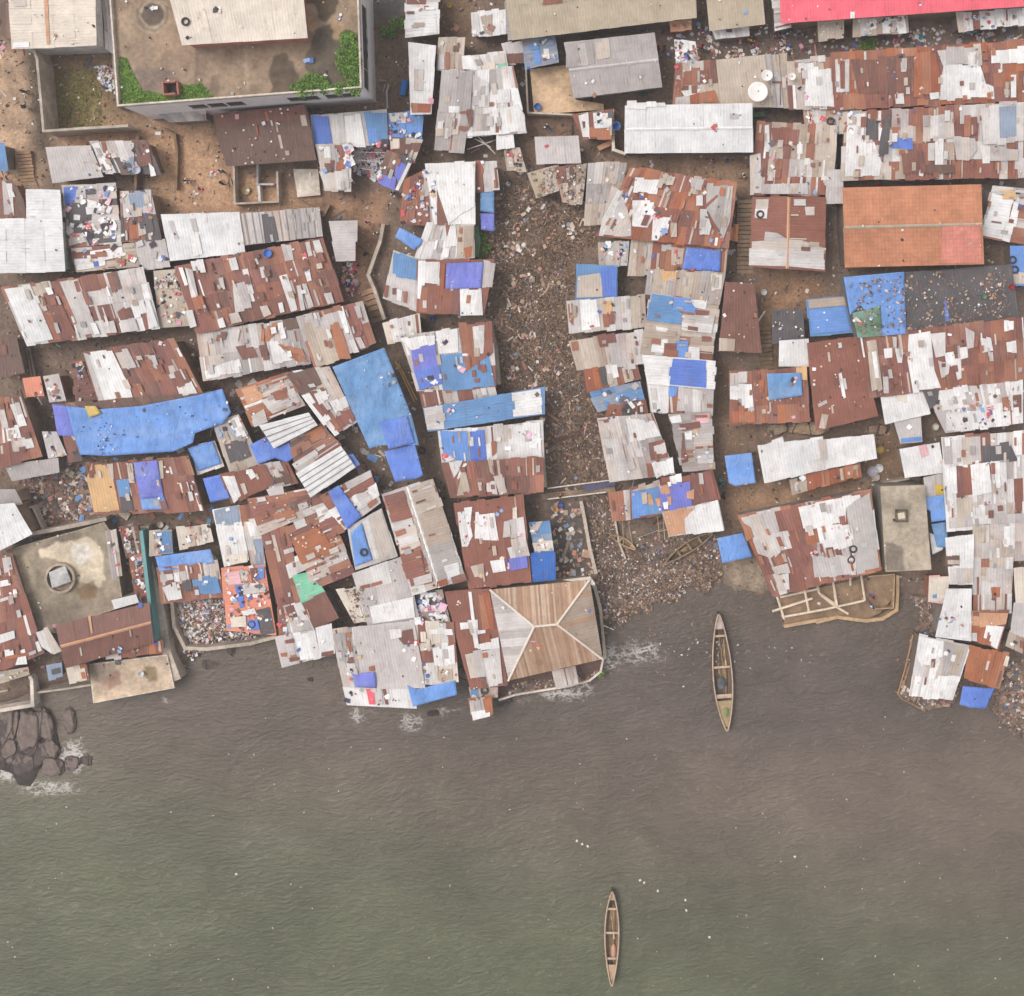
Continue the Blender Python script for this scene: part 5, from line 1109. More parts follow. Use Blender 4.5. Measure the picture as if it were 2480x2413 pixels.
scatter(tp(0,960,'14,72 82,66 86,108 40,124'), 420, 'ground', .15, .5, 'ground')
scatter(tp(500,960,'-130,-10 190,-20 190,200 -130,200'), 420, 'panel', .4, 1.1, 'ground', asp=(.3, .7), th=.06, key='ground')
scatter(tp(0,960,'86,20 100,20 114,50 92,54'), 26, 'peg', .09, .2, key='specks', clump=.4)
scatter(tp(0,960,'70,14 200,-2 205,15 172,40 110,52 75,52'), 26, 'peg', .07, .16, key='specks')
frame = [(-60,-60),(2540,-60),(2540,1760),(-60,1760)]
scatter(frame, 7500, 'ground', .06, .3, 'ground', asp=(.25, .9), th=.1); scatter(frame, 500, 'ground', .5, 1.6, 'ground', asp=(.06, .16), th=.08)
scatter(frame, 1000, 'specks', .09, .22, th=.07)
scatter(frame, 560, 'cloth', .14, .45, th=.05, clump=.6)
scatter(tp(1500,0,'40,20 140,26 190,30 372,20 372,44 190,50 150,50 40,56'), 420, 'cloth', .15, .5, 'ground', clump=.4)
scatter(tp(500,0,'128,136 166,132 160,168 130,155'), 260, 'laundry', .2, .7, th=.1)
scatter(tp(500,480,'126,60 140,60 138,88 128,92'), 90, 'cloth', .15, .45, 'ground')
scatter(tp(0,0,'85,62 107,60 108,90 94,80'), 160, 'laundry', .12, .4, 'ground')
tag(BM['trash'].build('litter', M_BITS), 'dense rubbish filling the gully and the beach', 'litter', kind='stuff')
tag(BM['ground'].build('debris', M_BITS), 'loose debris and planks lying in the lanes', 'debris', kind='stuff')
tag(BM['cloth'].build('scraps', M_BITS), 'coloured rags and scraps strewn over roofs', 'scraps', kind='stuff')
tag(BM['laundry'].build('laundry', M_BITS), 'white and coloured laundry spread out to dry on roofs', 'laundry', kind='stuff')
tag(BM['specks'].build('rubble', M_BITS), 'small stones and bricks weighing down the roofs', 'rubble', kind='stuff')
# floating bits on the sea
mb = MB()
for _ in range(130):
    p = (rr.uniform(0, 2480), rr.uniform(1720, 2400)); v = un(p, WZ+.02); s = rr.uniform(.06, .16)
    mb.box(v, (s, s*.7, .05), jit(A(214,200,186), rr), rr.uniform(0, 3))
for q in tp(1200,2013,'75,9 80,12 85,14')+[(1550,2132),(1560,2138),(1593,2158),(1660,2180),(1662,2205),(1718,2270),(1925,2075),(572,2117)]:
    mb.box(un(q, WZ+.03), (.22, .17, .1), A(236,226,216), rr.uniform(0, 3))
for _ in range(260):
    p = (rr.gauss(1700, 150), rr.gauss(1560, 40)); v = un(p, WZ+.02)
    if inpoly(p, SHORE): continue
    s = rr.uniform(.08, .26); mb.box(v, (s, s*.6, .05), jit(rr.choice(CP['trash']), rr), rr.uniform(0, 3))
tag(mb.build('flotsam', M_BITS), 'bits of rubbish floating on the sea', 'litter', kind='stuff')
# ================================================================ terrace: stains, grass, shrubs, windows
def patch(poly, rgb, z, parent, name='stain', wob=6):
    out = []
    for i in range(len(poly)):
        a, b = poly[i], poly[(i+1) % len(poly)]; n = max(2, int(math.hypot(b[0]-a[0], b[1]-a[1])/7))
        for k in range(n):
            p = (a[0]+(b[0]-a[0])*k/n, a[1]+(b[1]-a[1])*k/n)
            w = noise.noise_vector(Vector((p[0]*.07, p[1]*.07, 3)))*wob; out.append((p[0]+w.x, p[1]+w.y))
    vs, fs = tess(out, 80); mb = MB(); c = A(*rgb)
    for p in vs:
        v = un(p, z); mb.v.append(tuple(v)); mb.c.append(c); mb.uv.append((v.x, v.y))
    mb.f = fs; return mb.build(name, M_CONC, parent)
def circ(ox, oy, x, y, r, n=20, ry=None): return [(ox+(x+r*math.cos(6.2832*k/n))*U, oy+(y+(ry or r)*math.sin(6.2832*k/n))*U) for k in range(n)]
Z = 8.6
def stained_roof(poly, z, base, zones, parent, step=3., par_name='roof_surface', amp=.10):
    xs = [p[0] for p in poly]; ys = [p[1] for p in poly]
    X, Y = np.meshgrid(np.arange(min(xs)-step, max(xs)+step*2, step), np.arange(min(ys)-step, max(ys)+step*2, step))
    C = np.zeros(X.shape+(3,)); C[:] = A(*base)
    WX_ = np.array([[noise.noise(Vector((x*.016, y*.016, 1.)))+.35*noise.noise(Vector((x*.05, y*.05, 5.))) for x in X[0]] for y in Y[:, 0]])
    WY_ = np.roll(WX_, (7, 11), (0, 1)); WF = np.array([[noise.noise(Vector((x*.11, y*.11, 9.))) for x in X[0]] for y in Y[:, 0]])
    for pz, rgb, soft, k, wob in zones:
        m = blur(pts_in(X+WX_*wob+WF*3, Y+WY_*wob+np.roll(WF, 5, 0)*3, pz).astype(float), max(1, soft//2), 1); m = np.clip((m-.18)/.64, 0, 1)*k
        C = C*(1-m[..., None])+np.array(A(*rgb))*m[..., None]
    C *= (1+amp*WX_)[..., None]
    kk = MPP*(CAMZ-z)/CAMZ; V = np.stack([(X-NX)*kk, -(Y-NY)*kk, np.full(X.shape, z)], -1).reshape(-1, 3)
    h, w = X.shape; idx = np.arange(h*w).reshape(h, w); ins = pts_in(X, Y, poly)
    ok = ins[:-1, :-1] & ins[1:, :-1] & ins[1:, 1:] & ins[:-1, 1:]
    F = np.stack([idx[:-1, :-1], idx[1:, :-1], idx[1:, 1:], idx[:-1, 1:]], -1)[ok]
    used = np.unique(F); mp = -np.ones(h*w, int); mp[used] = np.arange(len(used))
    mb = MB(); mb.v = [tuple(v) for v in V[used]]; mb.c = [tuple(c) for c in np.clip(C.reshape(-1, 3)[used], 0, .9)]; mb.uv = [(v[0], v[1]) for v in V[used]]; mb.f = [tuple(f) for f in mp[F]]
    return mb.build(par_name, M_CONC, parent)
gp = tp(0,0,'110,52 117,54 121,64 125,72 132,85 152,88.5 168,79 186,77 192,84 198,90 150,95 112,99')
cen_ = (sum(p[0] for p in CBP)/4, sum(p[1] for p in CBP)/4)
stained_roof([(cen_[0]+(p[0]-cen_[0])*.985, cen_[1]+(p[1]-cen_[1])*.985) for p in CBP], Z+.006, (168,144,122), [
  (circ(0,0,140,15,17,ry=15.5), (186,166,142), 1, .9, 6), (circ(0,0,140,15,15.5,ry=14), (146,126,106), 1, .9, 5), (circ(0,0,141,14,12.5,ry=12.5), (196,176,154), 1, .9, 4), (circ(0,0,141,14,10.5,ry=10.5), (116,102,92), 1, .95, 3),
  (tp(0,0,'118,62 150,60 172,78 150,88 134,86 124,72'), (142,124,114), 4, .8, 14), (tp(0,0,'110,10 126,8 124,40 108,46'), (186,162,136), 4, .6, 20), (tp(0,0,'174,45 190,45 190,78 180,78'), (150,126,108), 4, .5, 14),
  (tp(500,0,'84,-20 122,-20 120,10 112,20 104,15 98,5 88,6'), (92,78,62), 1, .92, 14), (tp(500,0,'92,14 112,24 104,30 94,26'), (202,170,128), 2, .7, 16), (tp(500,0,'114,18 124,20 129,38 116,40'), (196,164,126), 2, .7, 14),
  (tp(500,0,'107,22 116,22 117,36 130,42 131,78 122,82 108,77 93,66 94,50 96,36 100,28'), (102,92,80), 2, .9, 16), (tp(500,0,'61,50 74,47 82,58 84,74 78,86 66,90 60,84 64,62'), (106,92,76), 2, .85, 18),
  (tp(500,0,'6,66 14,66 14,90 4,92'), (138,118,102), 3, .7, 12), (tp(500,0,'42,56 50,56 50,64 42,64'), (134,116,102), 3, .7, 12), (tp(500,0,'35,44 38,44 39,86 36,86'), (192,168,144), 1, .7, 4), (tp(0,0,'180,44 184,46 181,76 179,76'), (122,106,94), 1, .7, 4),
  (gp, (96,128,54), 1, 1., 10)], cb)
def leaves(mb, pos, n, spread, pal, smin, smax, rnd):
    for _ in range(n):
        d = Vector((rnd.gauss(0, 1), rnd.gauss(0, 1), rnd.gauss(0, 1))).normalized()*(rnd.random()**.45)
        c = Vector(pos)+Vector((d.x*spread[0], d.y*spread[1], abs(d.z)*spread[2]))
        s = rnd.uniform(smin, smax); e = Vector((rnd.gauss(0, 1), rnd.gauss(0, 1), rnd.gauss(0, .6))).normalized()
        f = e.cross(Vector((rnd.gauss(0, .5), rnd.gauss(0, .5), 1))).normalized()
        mb.quad([c-e*s, c-f*s*.55, c+e*s, c+f*s*.55], jit(rnd.choice(pal), rnd, .2))
GREEN = [A(96,136,52), A(120,150,62), A(78,116,48), A(136,158,74), A(64,92,44)]
def shrub(label, blobs, z, name='shrub', pal=GREEN, h=.45, den=190):
    rnd = random.Random(int(blobs[0][0])); c = un(blobs[0][:2], z); root = empty(name, (c.x, c.y, z), label, 'shrub')
    mb = MB(); st = MB()
    for x, y, r in blobs:
        v = un((x, y), z); R = r*MPP
        for _ in range(5):
            o = Vector((rnd.gauss(0, R*.4), rnd.gauss(0, R*.4), rnd.uniform(.1, h)))
            leaves(mb, v+o, int(den*max(.4, R)), (R*.75, R*.75, h*.55), pal, .06, .17, rnd)
            st.tube(v, v+o+Vector((0, 0, .1)), .04, A(96,76,58), 5, .015)
    mb.build('foliage', M_LEAF, root); st.build('stem', M_WOOD, root); return root
b = lambda ox, oy, s: [(ox+float(q.split(',')[0])*U, oy+float(q.split(',')[1])*U, float(q.split(',')[2])*U) for q in s.split()]
shrub('tall green shrub along the parapet of the terrace building', b(500,0,'133,36,7 132,46,8 131,54,8 133,62,8 135,69,6'), Z)
shrub('spreading green shrub at the foot of the terrace parapet', b(500,0,'86,82,7 95,78,8 104,76,8 112,80,7 121,82,5'), Z)
shrub('small green shrub in the corner of the terrace parapet', b(500,0,'137,79,7 132,82,5'), Z)
shrub('bright weeds growing in the market lane', b(1980,0,'46,40,6 52,39,5 42,42,4'), 0, 'weed', h=.4)
shrub('green tuft at the quay corner by the hipped house', b(1000,1360,'173,104,2 174.5,102,1.5'), .3, 'weed', h=.4)
shrub('green weeds around the ruin beside the black drain', b(500,0,'172,24,6 180,23,5 167,30,5'), 0, 'weed', h=.4)
shrub('mossy growth on the gully wall below the pale shack', b(1000,480,'65,37,4 66,46,5 62,54,4'), .2, 'weed', h=.3)
mb = MB(); rnd = random.Random(4)
for p in [(rnd.uniform(285,525), rnd.uniform(138,260)) for _ in range(9000)]:
    if inpoly(p, gp): v = un(p, Z+.02); leaves(mb, v, 1, (.05, .05, .08), GREEN[:4], .07, .16, rnd)
tag(mb.build('grass', M_LEAF), 'grass overgrowing the corner of the terrace roof', 'grass', kind='stuff')
mb = MB()
for p in [(rnd.uniform(130,245), rnd.uniform(165,310)) for _ in range(2600)]:
    if rnd.random() < .75: leaves(mb, un(p, .02), 1, (.05,.05,.08), [A(130,124,70), A(150,136,86), A(112,112,58)], .06, .14, rnd)
tag(mb.build('dry_grass', M_LEAF), 'sparse dry grass in the walled yard', 'grass', kind='stuff')
def winrow(p0, p1, z, fr, w, h):
    for f in fr:
        c = p0.lerp(p1, f); dd = (p1-p0).normalized()
        mb = MB(); mb.box((c.x, c.y, z), (w, .12, h), A(60,54,52), math.atan2(dd.y, dd.x)); o = mb.build('window', M_PLAIN, cb)
        m2 = MB(); n = Vector((-dd.y, dd.x, 0)); m2.box((c.x, c.y, z-h/2-.07), (w+.2, .3, .1), A(190,180,172), math.atan2(dd.y, dd.x)); k = m2.build('sill', M_PLAIN, None)
        k.parent = o; k.location = (0, 0, 0)
q = [un(p, Z) for p in CBP]; cc_ = sum(q, Vector())/4
q = [cc_+(v-cc_)*.986 for v in q]
winrow(q[3], q[2], 5.6, (.28,.36,.44,.70,.76,.86,.93), 1.5, 1.5); winrow(q[2], q[1], 5.8, (.12,.30,.42,.55,.70), 1.8, 1.6)
T(0,0)
def brickhut():
    c = P2('160,83')[0]; v = un(c, Z); root = empty('brick_chimney', (v.x, v.y, Z), 'broken reddish brick shaft standing in the terrace grass', 'chimney')
    for nm, a in (('wall', 0), ('wall', 1), ('wall', 2), ('wall', 3)):
        mb = MB(); an = a*math.pi/2+.1; r_ = .62
        mb.box((v.x+math.cos(an)*r_, v.y+math.sin(an)*r_, Z+.35+.12*a), (.16, 1.3 if a % 2 == 0 else 1.1, .7+.2*a), A(176,120,104), an); mb.build(nm, M_WALL, root)
    mb = MB(); mb.box((v.x, v.y, Z+.05), (1.1, 1.1, .08), A(70,52,44), .1); mb.build('base', M_WALL, root)
brickhut()
# ================================================================ boats
def boat(label, bow, stern, wpx, zb, cols, seats, deck_bow, deck_stern, peak=.52, flat=.16, seed=0):
    a, c = un(bow, zb+.9), un(stern, zb+.9); a.z = c.z = 0; L = (c-a).length; d_ = (c-a)/L; n_ = Vector((-d_.y, d_.x, 0)); W_ = wpx*MPP/2
    mid = (a+c)/2; root = empty('wooden_boat', (mid.x, mid.y, zb), label, 'boat', 'wooden boats at the shore')
    hull, inner, rail = cols; N = 30; rnd = random.Random(seed)
    def hw(t):
        s = t/peak*.5 if t < peak else .5+(t-peak)/(1-peak)*.5
        return W_*max(.0, math.sin(math.pi*min(max(s, 0), 1)))**.72
    def sheer(t): return .58+.5*abs(2*t-1)**2.6
    def P(t, u, ins=0):
        w = max(.03, hw(t)-ins); k = abs(u)
        prof = k**.55 if k > 0 else 0
        z = (-.12+ins*.7)+(sheer(t)+.12-ins*.7)*(k**2.6)
        return Vector((a.x, a.y, zb))+d_*(L*t)+n_*(w*math.copysign(prof, u))+Vector((0, 0, z))
    us = [-1,-.93,-.8,-.6,-.4,-.2,0,.2,.4,.6,.8,.93,1]
    mb = MB(); ts = [i/N for i in range(N+1)]
    mb.grid([[P(t, u) for u in reversed(us)] for t in ts], hull); mb.build('hull', M_WOOD, root, True)
    m2 = MB(); m2.grid([[P(t, u, .07) for u in us] for t in ts[1:-1]], inner); m2.build('lining', M_WOOD, root, True)
    for sgn in (-1, 1):
        m3 = MB()
        for i in range(N): m3.tube(P(ts[i], sgn)+Vector((0,0,.02)), P(ts[i+1], sgn)+Vector((0,0,.02)), .075, rail, 6)
        m3.build('gunwale', M_WOOD, root)
    for s in seats:
        m4 = MB(); p, q2 = P(s, -.9), P(s, .9); z = zb+sheer(s)*.8
        m4.box(((p.x+q2.x)/2, (p.y+q2.y)/2, z), ((p-q2).length, .22, .05), jit(rail, rnd), math.atan2((q2-p).y, (q2-p).x)); m4.build('seat', M_WOOD, root)
    for (t0, t1, cc_) in (deck_bow, deck_stern):
        m5 = MB(); M = 6; rows = []
        for i in range(M+1):
            t_ = t0+(t1-t0)*i/M; z = zb+sheer(t_)*.86; w = max(.02, hw(t_)-.05)
            rows.append([Vector((a.x, a.y, 0))+d_*(L*t_)+n_*(w*s_)+Vector((0, 0, z)) for s_ in (1, .33, -.33, -1)])
        m5.grid(rows, cc_); o = m5.build('deck', M_WOOD, root)
    m6 = MB()
    for i in range(26):                      # floor boards and poles in the bilge
        t_ = rnd.uniform(.2, .72); ln = rnd.uniform(.8, 2.2); off = rnd.uniform(-.4, .4)*hw(t_)
        c_ = Vector((a.x, a.y, 0))+d_*(L*t_)+n_*off
        m6.box((c_.x, c_.y, zb+.12+rnd.uniform(0, .06)), (ln, rnd.uniform(.05, .18), .03), jit(rnd.choice([A(150,124,92), A(122,98,76), A(170,140,100), inner]), rnd), math.atan2(d_.y, d_.x)+rnd.uniform(-.05, .05))
    m6.build('floor_boards', M_WOOD, root); return root
T(1500,1360)
rail = A(200,172,148)
boat('long wooden boat with a green and pink stern deck moored off the beach', P2('91.5,48')[0], P2('99.2,156')[0], 46, WZ-.02, (A(96,78,66), A(116,96,78), rail), (.2, .47, .71, .725), (.02, .14, A(196,176,170)), (.755, .97, A(176,152,116)), .56, seed=1)
boat('slim wooden boat drifting alone far out on the green water', (1482.8, 2158), (1481.5, 2386), 34, WZ-.02, (A(104,86,70), A(140,114,90), rail), (.21, .47, .74), (.02, .11, A(204,172,142)), (.80, .97, A(190,160,132)), .48, seed=2)
T(1500,960)
boat('weathered brown boat hull beached on the rubbish below the stilted hut', P2('42,154')[0], P2('86,126')[0], 24, -.05, (A(110,92,76), A(120,98,80), A(160,136,112)), (.3, .52, .74), (.02, .10, A(130,108,88)), (.9, .98, A(130,108,88)), .55, seed=3)
T(1500,960)
boat('narrow tan dugout stern pulled up under the washed out huts', P2('-8,128')[0], P2('15,141')[0], 16, -.1, (A(150,122,96), A(170,138,106), A(190,158,126)), (.4,), (.02, .2, A(180,150,118)), (.8, .97, A(180,150,118)), .5, seed=4)
# ================================================================ rocks
def rock(label, cx, cy, rx, ry, rot, h=.9, rgb=(124,108,100), seed=0, z=None):
    p = (OX+cx*U, OY+cy*U); c = un(p, .2); z = WZ-.25 if z is None else z
    bmh = bmesh.new(); bmesh.ops.create_icosphere(bmh, subdivisions=4, radius=1)
    mb = MB(); ca, sa = math.cos(rot), math.sin(rot)
    for v in bmh.verts:
        q = v.co.copy(); q.x = math.copysign(abs(q.x)**.72, q.x); q.y = math.copysign(abs(q.y)**.72, q.y); q.z = math.copysign(abs(q.z)**.8, q.z)
        q *= 1+.34*noise.noise(v.co*1.3+Vector((seed, 0, 0)))+.16*noise.noise(v.co*3.1+Vector((0, seed, 0)))+.06*noise.noise(v.co*8+Vector((0, 0, seed)))
        q.z = min(q.z, .72+.1*noise.noise(v.co*2))
        x, y = q.x*rx*U*MPP, q.y*ry*U*MPP
        mb.v.append((c.x+x*ca-y*sa, c.y+x*sa+y*ca, z+q.z*h)); mb.uv.append((x, y))
        wetk = .55 if q.z*h+z < WZ+.16 else 1
        mb.c.append(jit(tuple(k*wetk for k in A(*rgb)), rr, .03))
    bmh.verts.index_update(); mb.f = [tuple(v.index for v in f.verts) for f in bmh.faces]; bmh.free()
    o = mb.build('boulder', M_ROCK, None, True); return tag(o, label, 'boulder', 'boulders in the shallows')
T(0,1420)
rock('broad dark ledge beneath the wave-washed boulders',18,146,32,36,.12,.62,(92,80,76),seed=11)
for a in (('large smooth boulder, biggest of the wave-washed outcrop',25,134,11,21,-.12,1.3),('long tapering boulder beside the biggest one',40,128,7,15,.18,1.2),('lone upright boulder apart from the outcrop',62,125,5.5,12,.12,.9),
  ('squarish boulder below the long tapering one',44,151,8,8,.1,1.1),('slanting ledge boulder at the frame edge of the outcrop',10,131,6,14,-.2,1.0),('flat boulder at the near end of the outcrop',46,168,11,9,-.2,.75),
  ('small round boulder between the biggest and the squarish one',33,149,3.5,4,0,.9),('low boulder awash beside the flat one',64,166,7,7,.3,.6),('rounded low boulder amid the foam',77,163,6,5,0,.5),
  ('broad ledge under the slanting one',6,150,9,10,.2,.8),('low dark ledge next to the foam at the frame edge',10,162,9,5,.1,.65),('dark broken stones at the foot of the biggest boulder',24,160,6,4,.4,.7),('ribbed ledge near the dark quay wall',4,122,9,6,.1,.8)):
    rock(*a, seed=len(a[0]))
T(500,1360)
rock('submerged dark rock slope beside the rubbish-filled platform',4,92,30,15,.25,.34,(120,104,92),seed=3)
rock('tiny dark stone in the sea below the white hut',94,111,3,2,0,.5,(88,78,72),seed=8)
T(1000,1360)
rock('dark rock at the foot of the tiny waterfront hut',84,131,8,4.5,.35,.7,(96,86,80),seed=5); rock('black stones in the surf below the long blue tarp',18,142,6,3,.2,.45,(84,74,70),seed=6)
T(1500,960)
rock('smooth grey beige outcrop under the rust lane shack',145,31,9,5.5,.1,.9,(168,146,124),seed=1,z=-.1); rock('long tan outcrop beside the smooth grey one',175,30,18,6,.02,1.0,(182,156,130),seed=2,z=-.1)
T(1980,960)
rock('oval brown outcrop below the tall rust shack',54,31,11,5,.1,.7,(150,124,104),seed=4,z=-.1)
# ================================================================ stairs, bridge, frames
def stairs(label, s0, s1, w, n, top, name='stairway', c=(150,126,104)):
    p, q_ = [un(v, 0) for v in (s0, s1)]; d_ = (q_-p).normalized(); L = (q_-p).length; mb = MB(); r_ = random.Random(n)
    for i in range(n):
        cpt = p+d_*(L*(i+.5)/n); hh = .08+top*(i+1)/n
        mb.box((cpt.x, cpt.y, hh/2-.15), (w*r_.uniform(.92, 1.02), L/n*.86, hh+.3), jit(A(*c), r_, .14), math.atan2(d_.y, d_.x)-math.pi/2)
    return tag(mb.build(name, M_CONC), label, 'stairs')
stairs('long worn stairway between the hipped roof and the rust house', tp(1500,480,'116,70')[0], tp(1500,480,'115,2')[0], 1.75, 17, .9)
stairs('short muddy steps between the maroon roof and the charcoal hut', tp(1500,480,'136,158')[0], tp(1500,480,'133,118')[0], 1.3, 10, .5, c=(140,116,92))
stairs('brown steps descending beside the bending lane wall', tp(500,480,'160,114')[0], tp(500,480,'149,84')[0], 1.5, 6, .7, c=(164,130,104))
stairs('narrow steps beside the tall orange boards', tp(0,0,'26,168')[0], tp(0,0,'24,140')[0], 1.6, 9, .6, c=(186,150,120))
def frame_thing(name, label, cat, segs, z, r, rgb, posts=()):
    P = [[un(p, z) for p in s] for s in segs]; c = P[0][0]
    root = empty(name, (c.x, c.y, 0), label, cat); r_ = random.Random(len(segs))
    for i, s in enumerate(P):
        mb = MB()
        for a, b2 in zip(s[:-1], s[1:]): mb.tube(a+Vector((0, 0, .012*i)), b2+Vector((0, 0, .012*i)), r, jit(A(*rgb), r_, .1), 6)
        mb.build('beam', M_WOOD, root)
    for p in posts:
        t_ = un(p, z); mb = MB(); mb.tube((t_.x, t_.y, -1.2), t_, r*.9, A(*rgb), 6); mb.build('post', M_WOOD, root)
    return root
T(1500,1360)
Wp = P2
T(1500,1360); S1 = [P2('145,31 152,53'), P2('148,33 184,25'), P2('141,46 178,34'), P2('170,22 175,47'), P2('152,51 190,44 226,36'), P2('182,20 184,29 200,40'), P2('197,18 200,41')]
T(1980,1360); S1 += [P2('14,18 18,41'), P2('40,13 43.5,36'), P2('30,14 30,22'), P2('2,30 16,41 28,48')]
T(1500,1360)
fth = frame_thing('timber_frame', 'open pale timber frame of an unfinished hut at the shore', 'frame', S1, .9, .12, (236,214,190), P2('145,31 152,53 170,22 175,47 184,25')+tp(1980,1360,'43,36 18,41 40,13'))
T(1500,1360)
slab('brown earth platform under the timber frame', '147,34 185,24 232,14 256,12 256,30 240,48 228,53 200,51 183,54 153,59', 'D', .12, name='platform', cat='platform', wall=A(140,116,96))
for s in (tp(1500,1360,'152,60 190,53')+tp(1980,1360,'0,56 18,51.5 45,55 60,53 73,45 74,30 74,13'),):
    pts = [((p[0]-0)/U, p[1]/U) for p in s]
    T(0,0); wallrun('curved tan retaining edge around the timber frame platform', ' '.join('%f,%f' % p for p in pts), .38, A(206,172,134), .34, mat=M_CONC)
T(1980,1360); wallrun('thin plank fence inside the shore platform', '47,14 71,12 70,43 50,44', .7, A(190,160,124), .12, name='plank_fence', cat='fence', mat=M_WOOD)
frame_thing('palisade', 'bamboo palisade around the island hut', 'fence', [P2('88,68 82,95 74,122 78,127 90,133 99,138'), P2('92,66 86,92 78,118')], .35, .07, (176,140,104), P2('88,68 82,95 74,122 90,133'))
T(1500,960)
frame_thing('stilt_frame', 'grid of bamboo poles beside the cardboard roofed stilt hut', 'frame', [P2('35,108 37,132'), P2('40,107 42,132'), P2('44,120 46,132'), P2('33,112 46,109'), P2('34,118 46,115'), P2('35,125 48,122')], 1.1, .05, (186,158,128))
frame_thing('broken_pole_pile', 'crossed poles lying by the tan dugout', 'poles', [P2('3,114 4,140'), P2('8,115 12,136'), P2('16,131 40,122')], .5, .04, (190,166,140))
T(1000,960)
def bridge():
    c = un(P2('154,86')[0], .6); root = empty('footbridge', (c.x, c.y, 0), 'narrow footbridge with pale rails crossing the rubbish gully', 'bridge')
    q_ = [un(p, .55) for p in P2('118,90 186,83 187,88 119,96')]
    mb = MB(); mb.prism([v-Vector((0,0,.2)) for v in reversed(q_)], list(reversed(q_)), A(158,134,114)); mb.build('deck', M_CONC, root)
    for s in ('124,85 185,77', '124,95 178,88.5'):
        a, b2 = [un(p, 1.2) for p in P2(s)]; mb = MB(); mb.tube(a, b2, .07, A(232,218,208), 6); mb.build('rail', M_WOOD, root)
    for s in ('126,85','143,83','156,81','184,77','130,94','160,91'):
        t_ = un(P2(s)[0], 1.2); mb = MB(); mb.tube((t_.x, t_.y, .3), t_, .05, A(220,205,195), 6); mb.build('post', M_WOOD, root)
    v = [un(p, 1.05) for p in P2('157,82 185,78 187,82 157,88')]; mb = MB(); mb.prism([k-Vector((0,0,.03)) for k in reversed(v)], list(reversed(v)), A(84,84,112)); mb.build('awning_sheet', M_TARP, root)
bridge()
T(0,960); wallrun('teal painted channel rail running down to the sea', '130,124 133,150 137,185 140.5,210 143,226', 2.6, A(112,160,160), .36, name='channel_rail', cat='rail', mat=M_PLAIN)
T(0,480)
frame_thing('plank_walkway', 'narrow plank walkway at the edge of the dark huts', 'walkway', [P2('24,138 30,166'), P2('27,138 33,166')], .6, .14, (150,128,112))
T(0,960); frame_thing('plank_walkway', 'plank walkway beside the rust shack of large pale squares', 'walkway', [P2('18,-6 38,52'), P2('22,-6 41,52')], .6, .14, (136,112,96))
T(500,480); frame_thing('bamboo_poles', 'long bamboo poles lying in the alley beside the large steel blue tarp', 'poles', [P2('174,150 192,188'), P2('177,152 194,186')], .5, .09, (206,166,110))
T(500,0); frame_thing('laundry_poles', 'bare poles carrying drying clothes below the terrace', 'poles', [P2('134,140 166,141'), P2('132,147 164,150'), P2('133,154 160,158')], 2.0, .03, (220,215,215))
T(1500,480); frame_thing('orange_boards', 'two orange boards leaning at the foot of the stairs', 'boards', [P2('108,24 107,40'), P2('103,27 102,39')], .8, .3, (226,158,118))
T(1000,0); frame_thing('roof_joists', 'bare joists of an unroofed hut in the gap of the grey shacks', 'frame', [P2('50,138 74,130'), P2('57,128 72,136'), P2('60,126 76,142')], 1.9, .06, (206,196,192))
# water tank on the stained roof
T(0,960)
def cistern():
    c = P2('57,167')[0]; v = un(c, 1.9); root = empty('cistern', (v.x, v.y, 1.9), 'round masonry tank with a square grey lid on the stained roof', 'tank')
    mb = MB(); N = 28
    for R0, R1 in ((1.3, 1.55),):
        rows = []
        for R, z in ((R1, 1.85), (R1, 2.4), (R0, 2.4), (R0, 1.9)): rows.append([(v.x+R*math.cos(6.2832*k/N), v.y+R*math.sin(6.2832*k/N), z) for k in range(N)])
        mb.grid(rows, A(184,166,146), True)
    mb.build('ring_wall', M_CONC, root)
    q_ = [un(p, 2.6) for p in P2('45,162.5 60,156.5 65.5,171 48,177')]; mb = MB(); mb.prism([k-Vector((0,0,.2)) for k in reversed(q_)], list(reversed(q_)), A(196,192,190)); mb.build('lid', M_CONC, root)
cistern()
rf = [o for o in S.objects if o.get('label','').startswith('flat stained concrete')][0]
stained_roof(tp(0,960,'4,142 70,124 96,116 104,128 107,150 113,188 108,196 58,212 53,219 29,214 15,176'), 1.906, (164,148,128), [
  (tp(0,960,'36,142 60,124 80,126 62,140 58,150 40,154'), (130,114,100), 4, .8, 16), (tp(0,960,'60,132 82,129 92,142 94,158 102,172 92,178 76,168 60,154 42,154 40,142'), (226,208,182), 3, .9, 20), (tp(0,960,'64,136 81,132 86,148 72,152 62,147'), (240,230,218), 3, .9, 16),
  (tp(0,960,'10,148 30,150 30,174 18,178'), (216,196,168), 4, .7, 20), (tp(0,960,'70,174 88,170 90,184 74,192'), (140,112,76), 3, .8, 16), (tp(0,960,'30,200 50,200 52,214 34,210'), (140,124,110), 4, .6, 14), (tp(0,960,'52,196 104,184 108,194 56,210'), (150,134,118), 3, .7, 10)], rf)
ts = [o for o in S.objects if o.get('label','').startswith('tan concrete slab')][0]
stained_roof(tp(0,1420,'82,72 154,63 161,94 86,108'), 1.506, (206,182,158), [(tp(0,1420,'84,72 108,69 108,82 96,88 86,90'), (160,142,126), 4, .85, 10), (tp(0,1420,'99,80 110,77 111,91 101,93'), (158,122,106), 3, .85, 8), (tp(0,1420,'92,84 100,84 102,92 94,92'), (190,146,124), 3, .6, 8),
  (tp(0,1420,'133,76 144,75 145,87 136,89'), (138,118,84), 3, .85, 8), (tp(0,1420,'128,66 154,64 157,80 146,72'), (172,152,136), 4, .7, 12), (tp(0,1420,'84,102 162,90 161,95 86,108'), (226,198,168), 1, .8, 3)], ts)
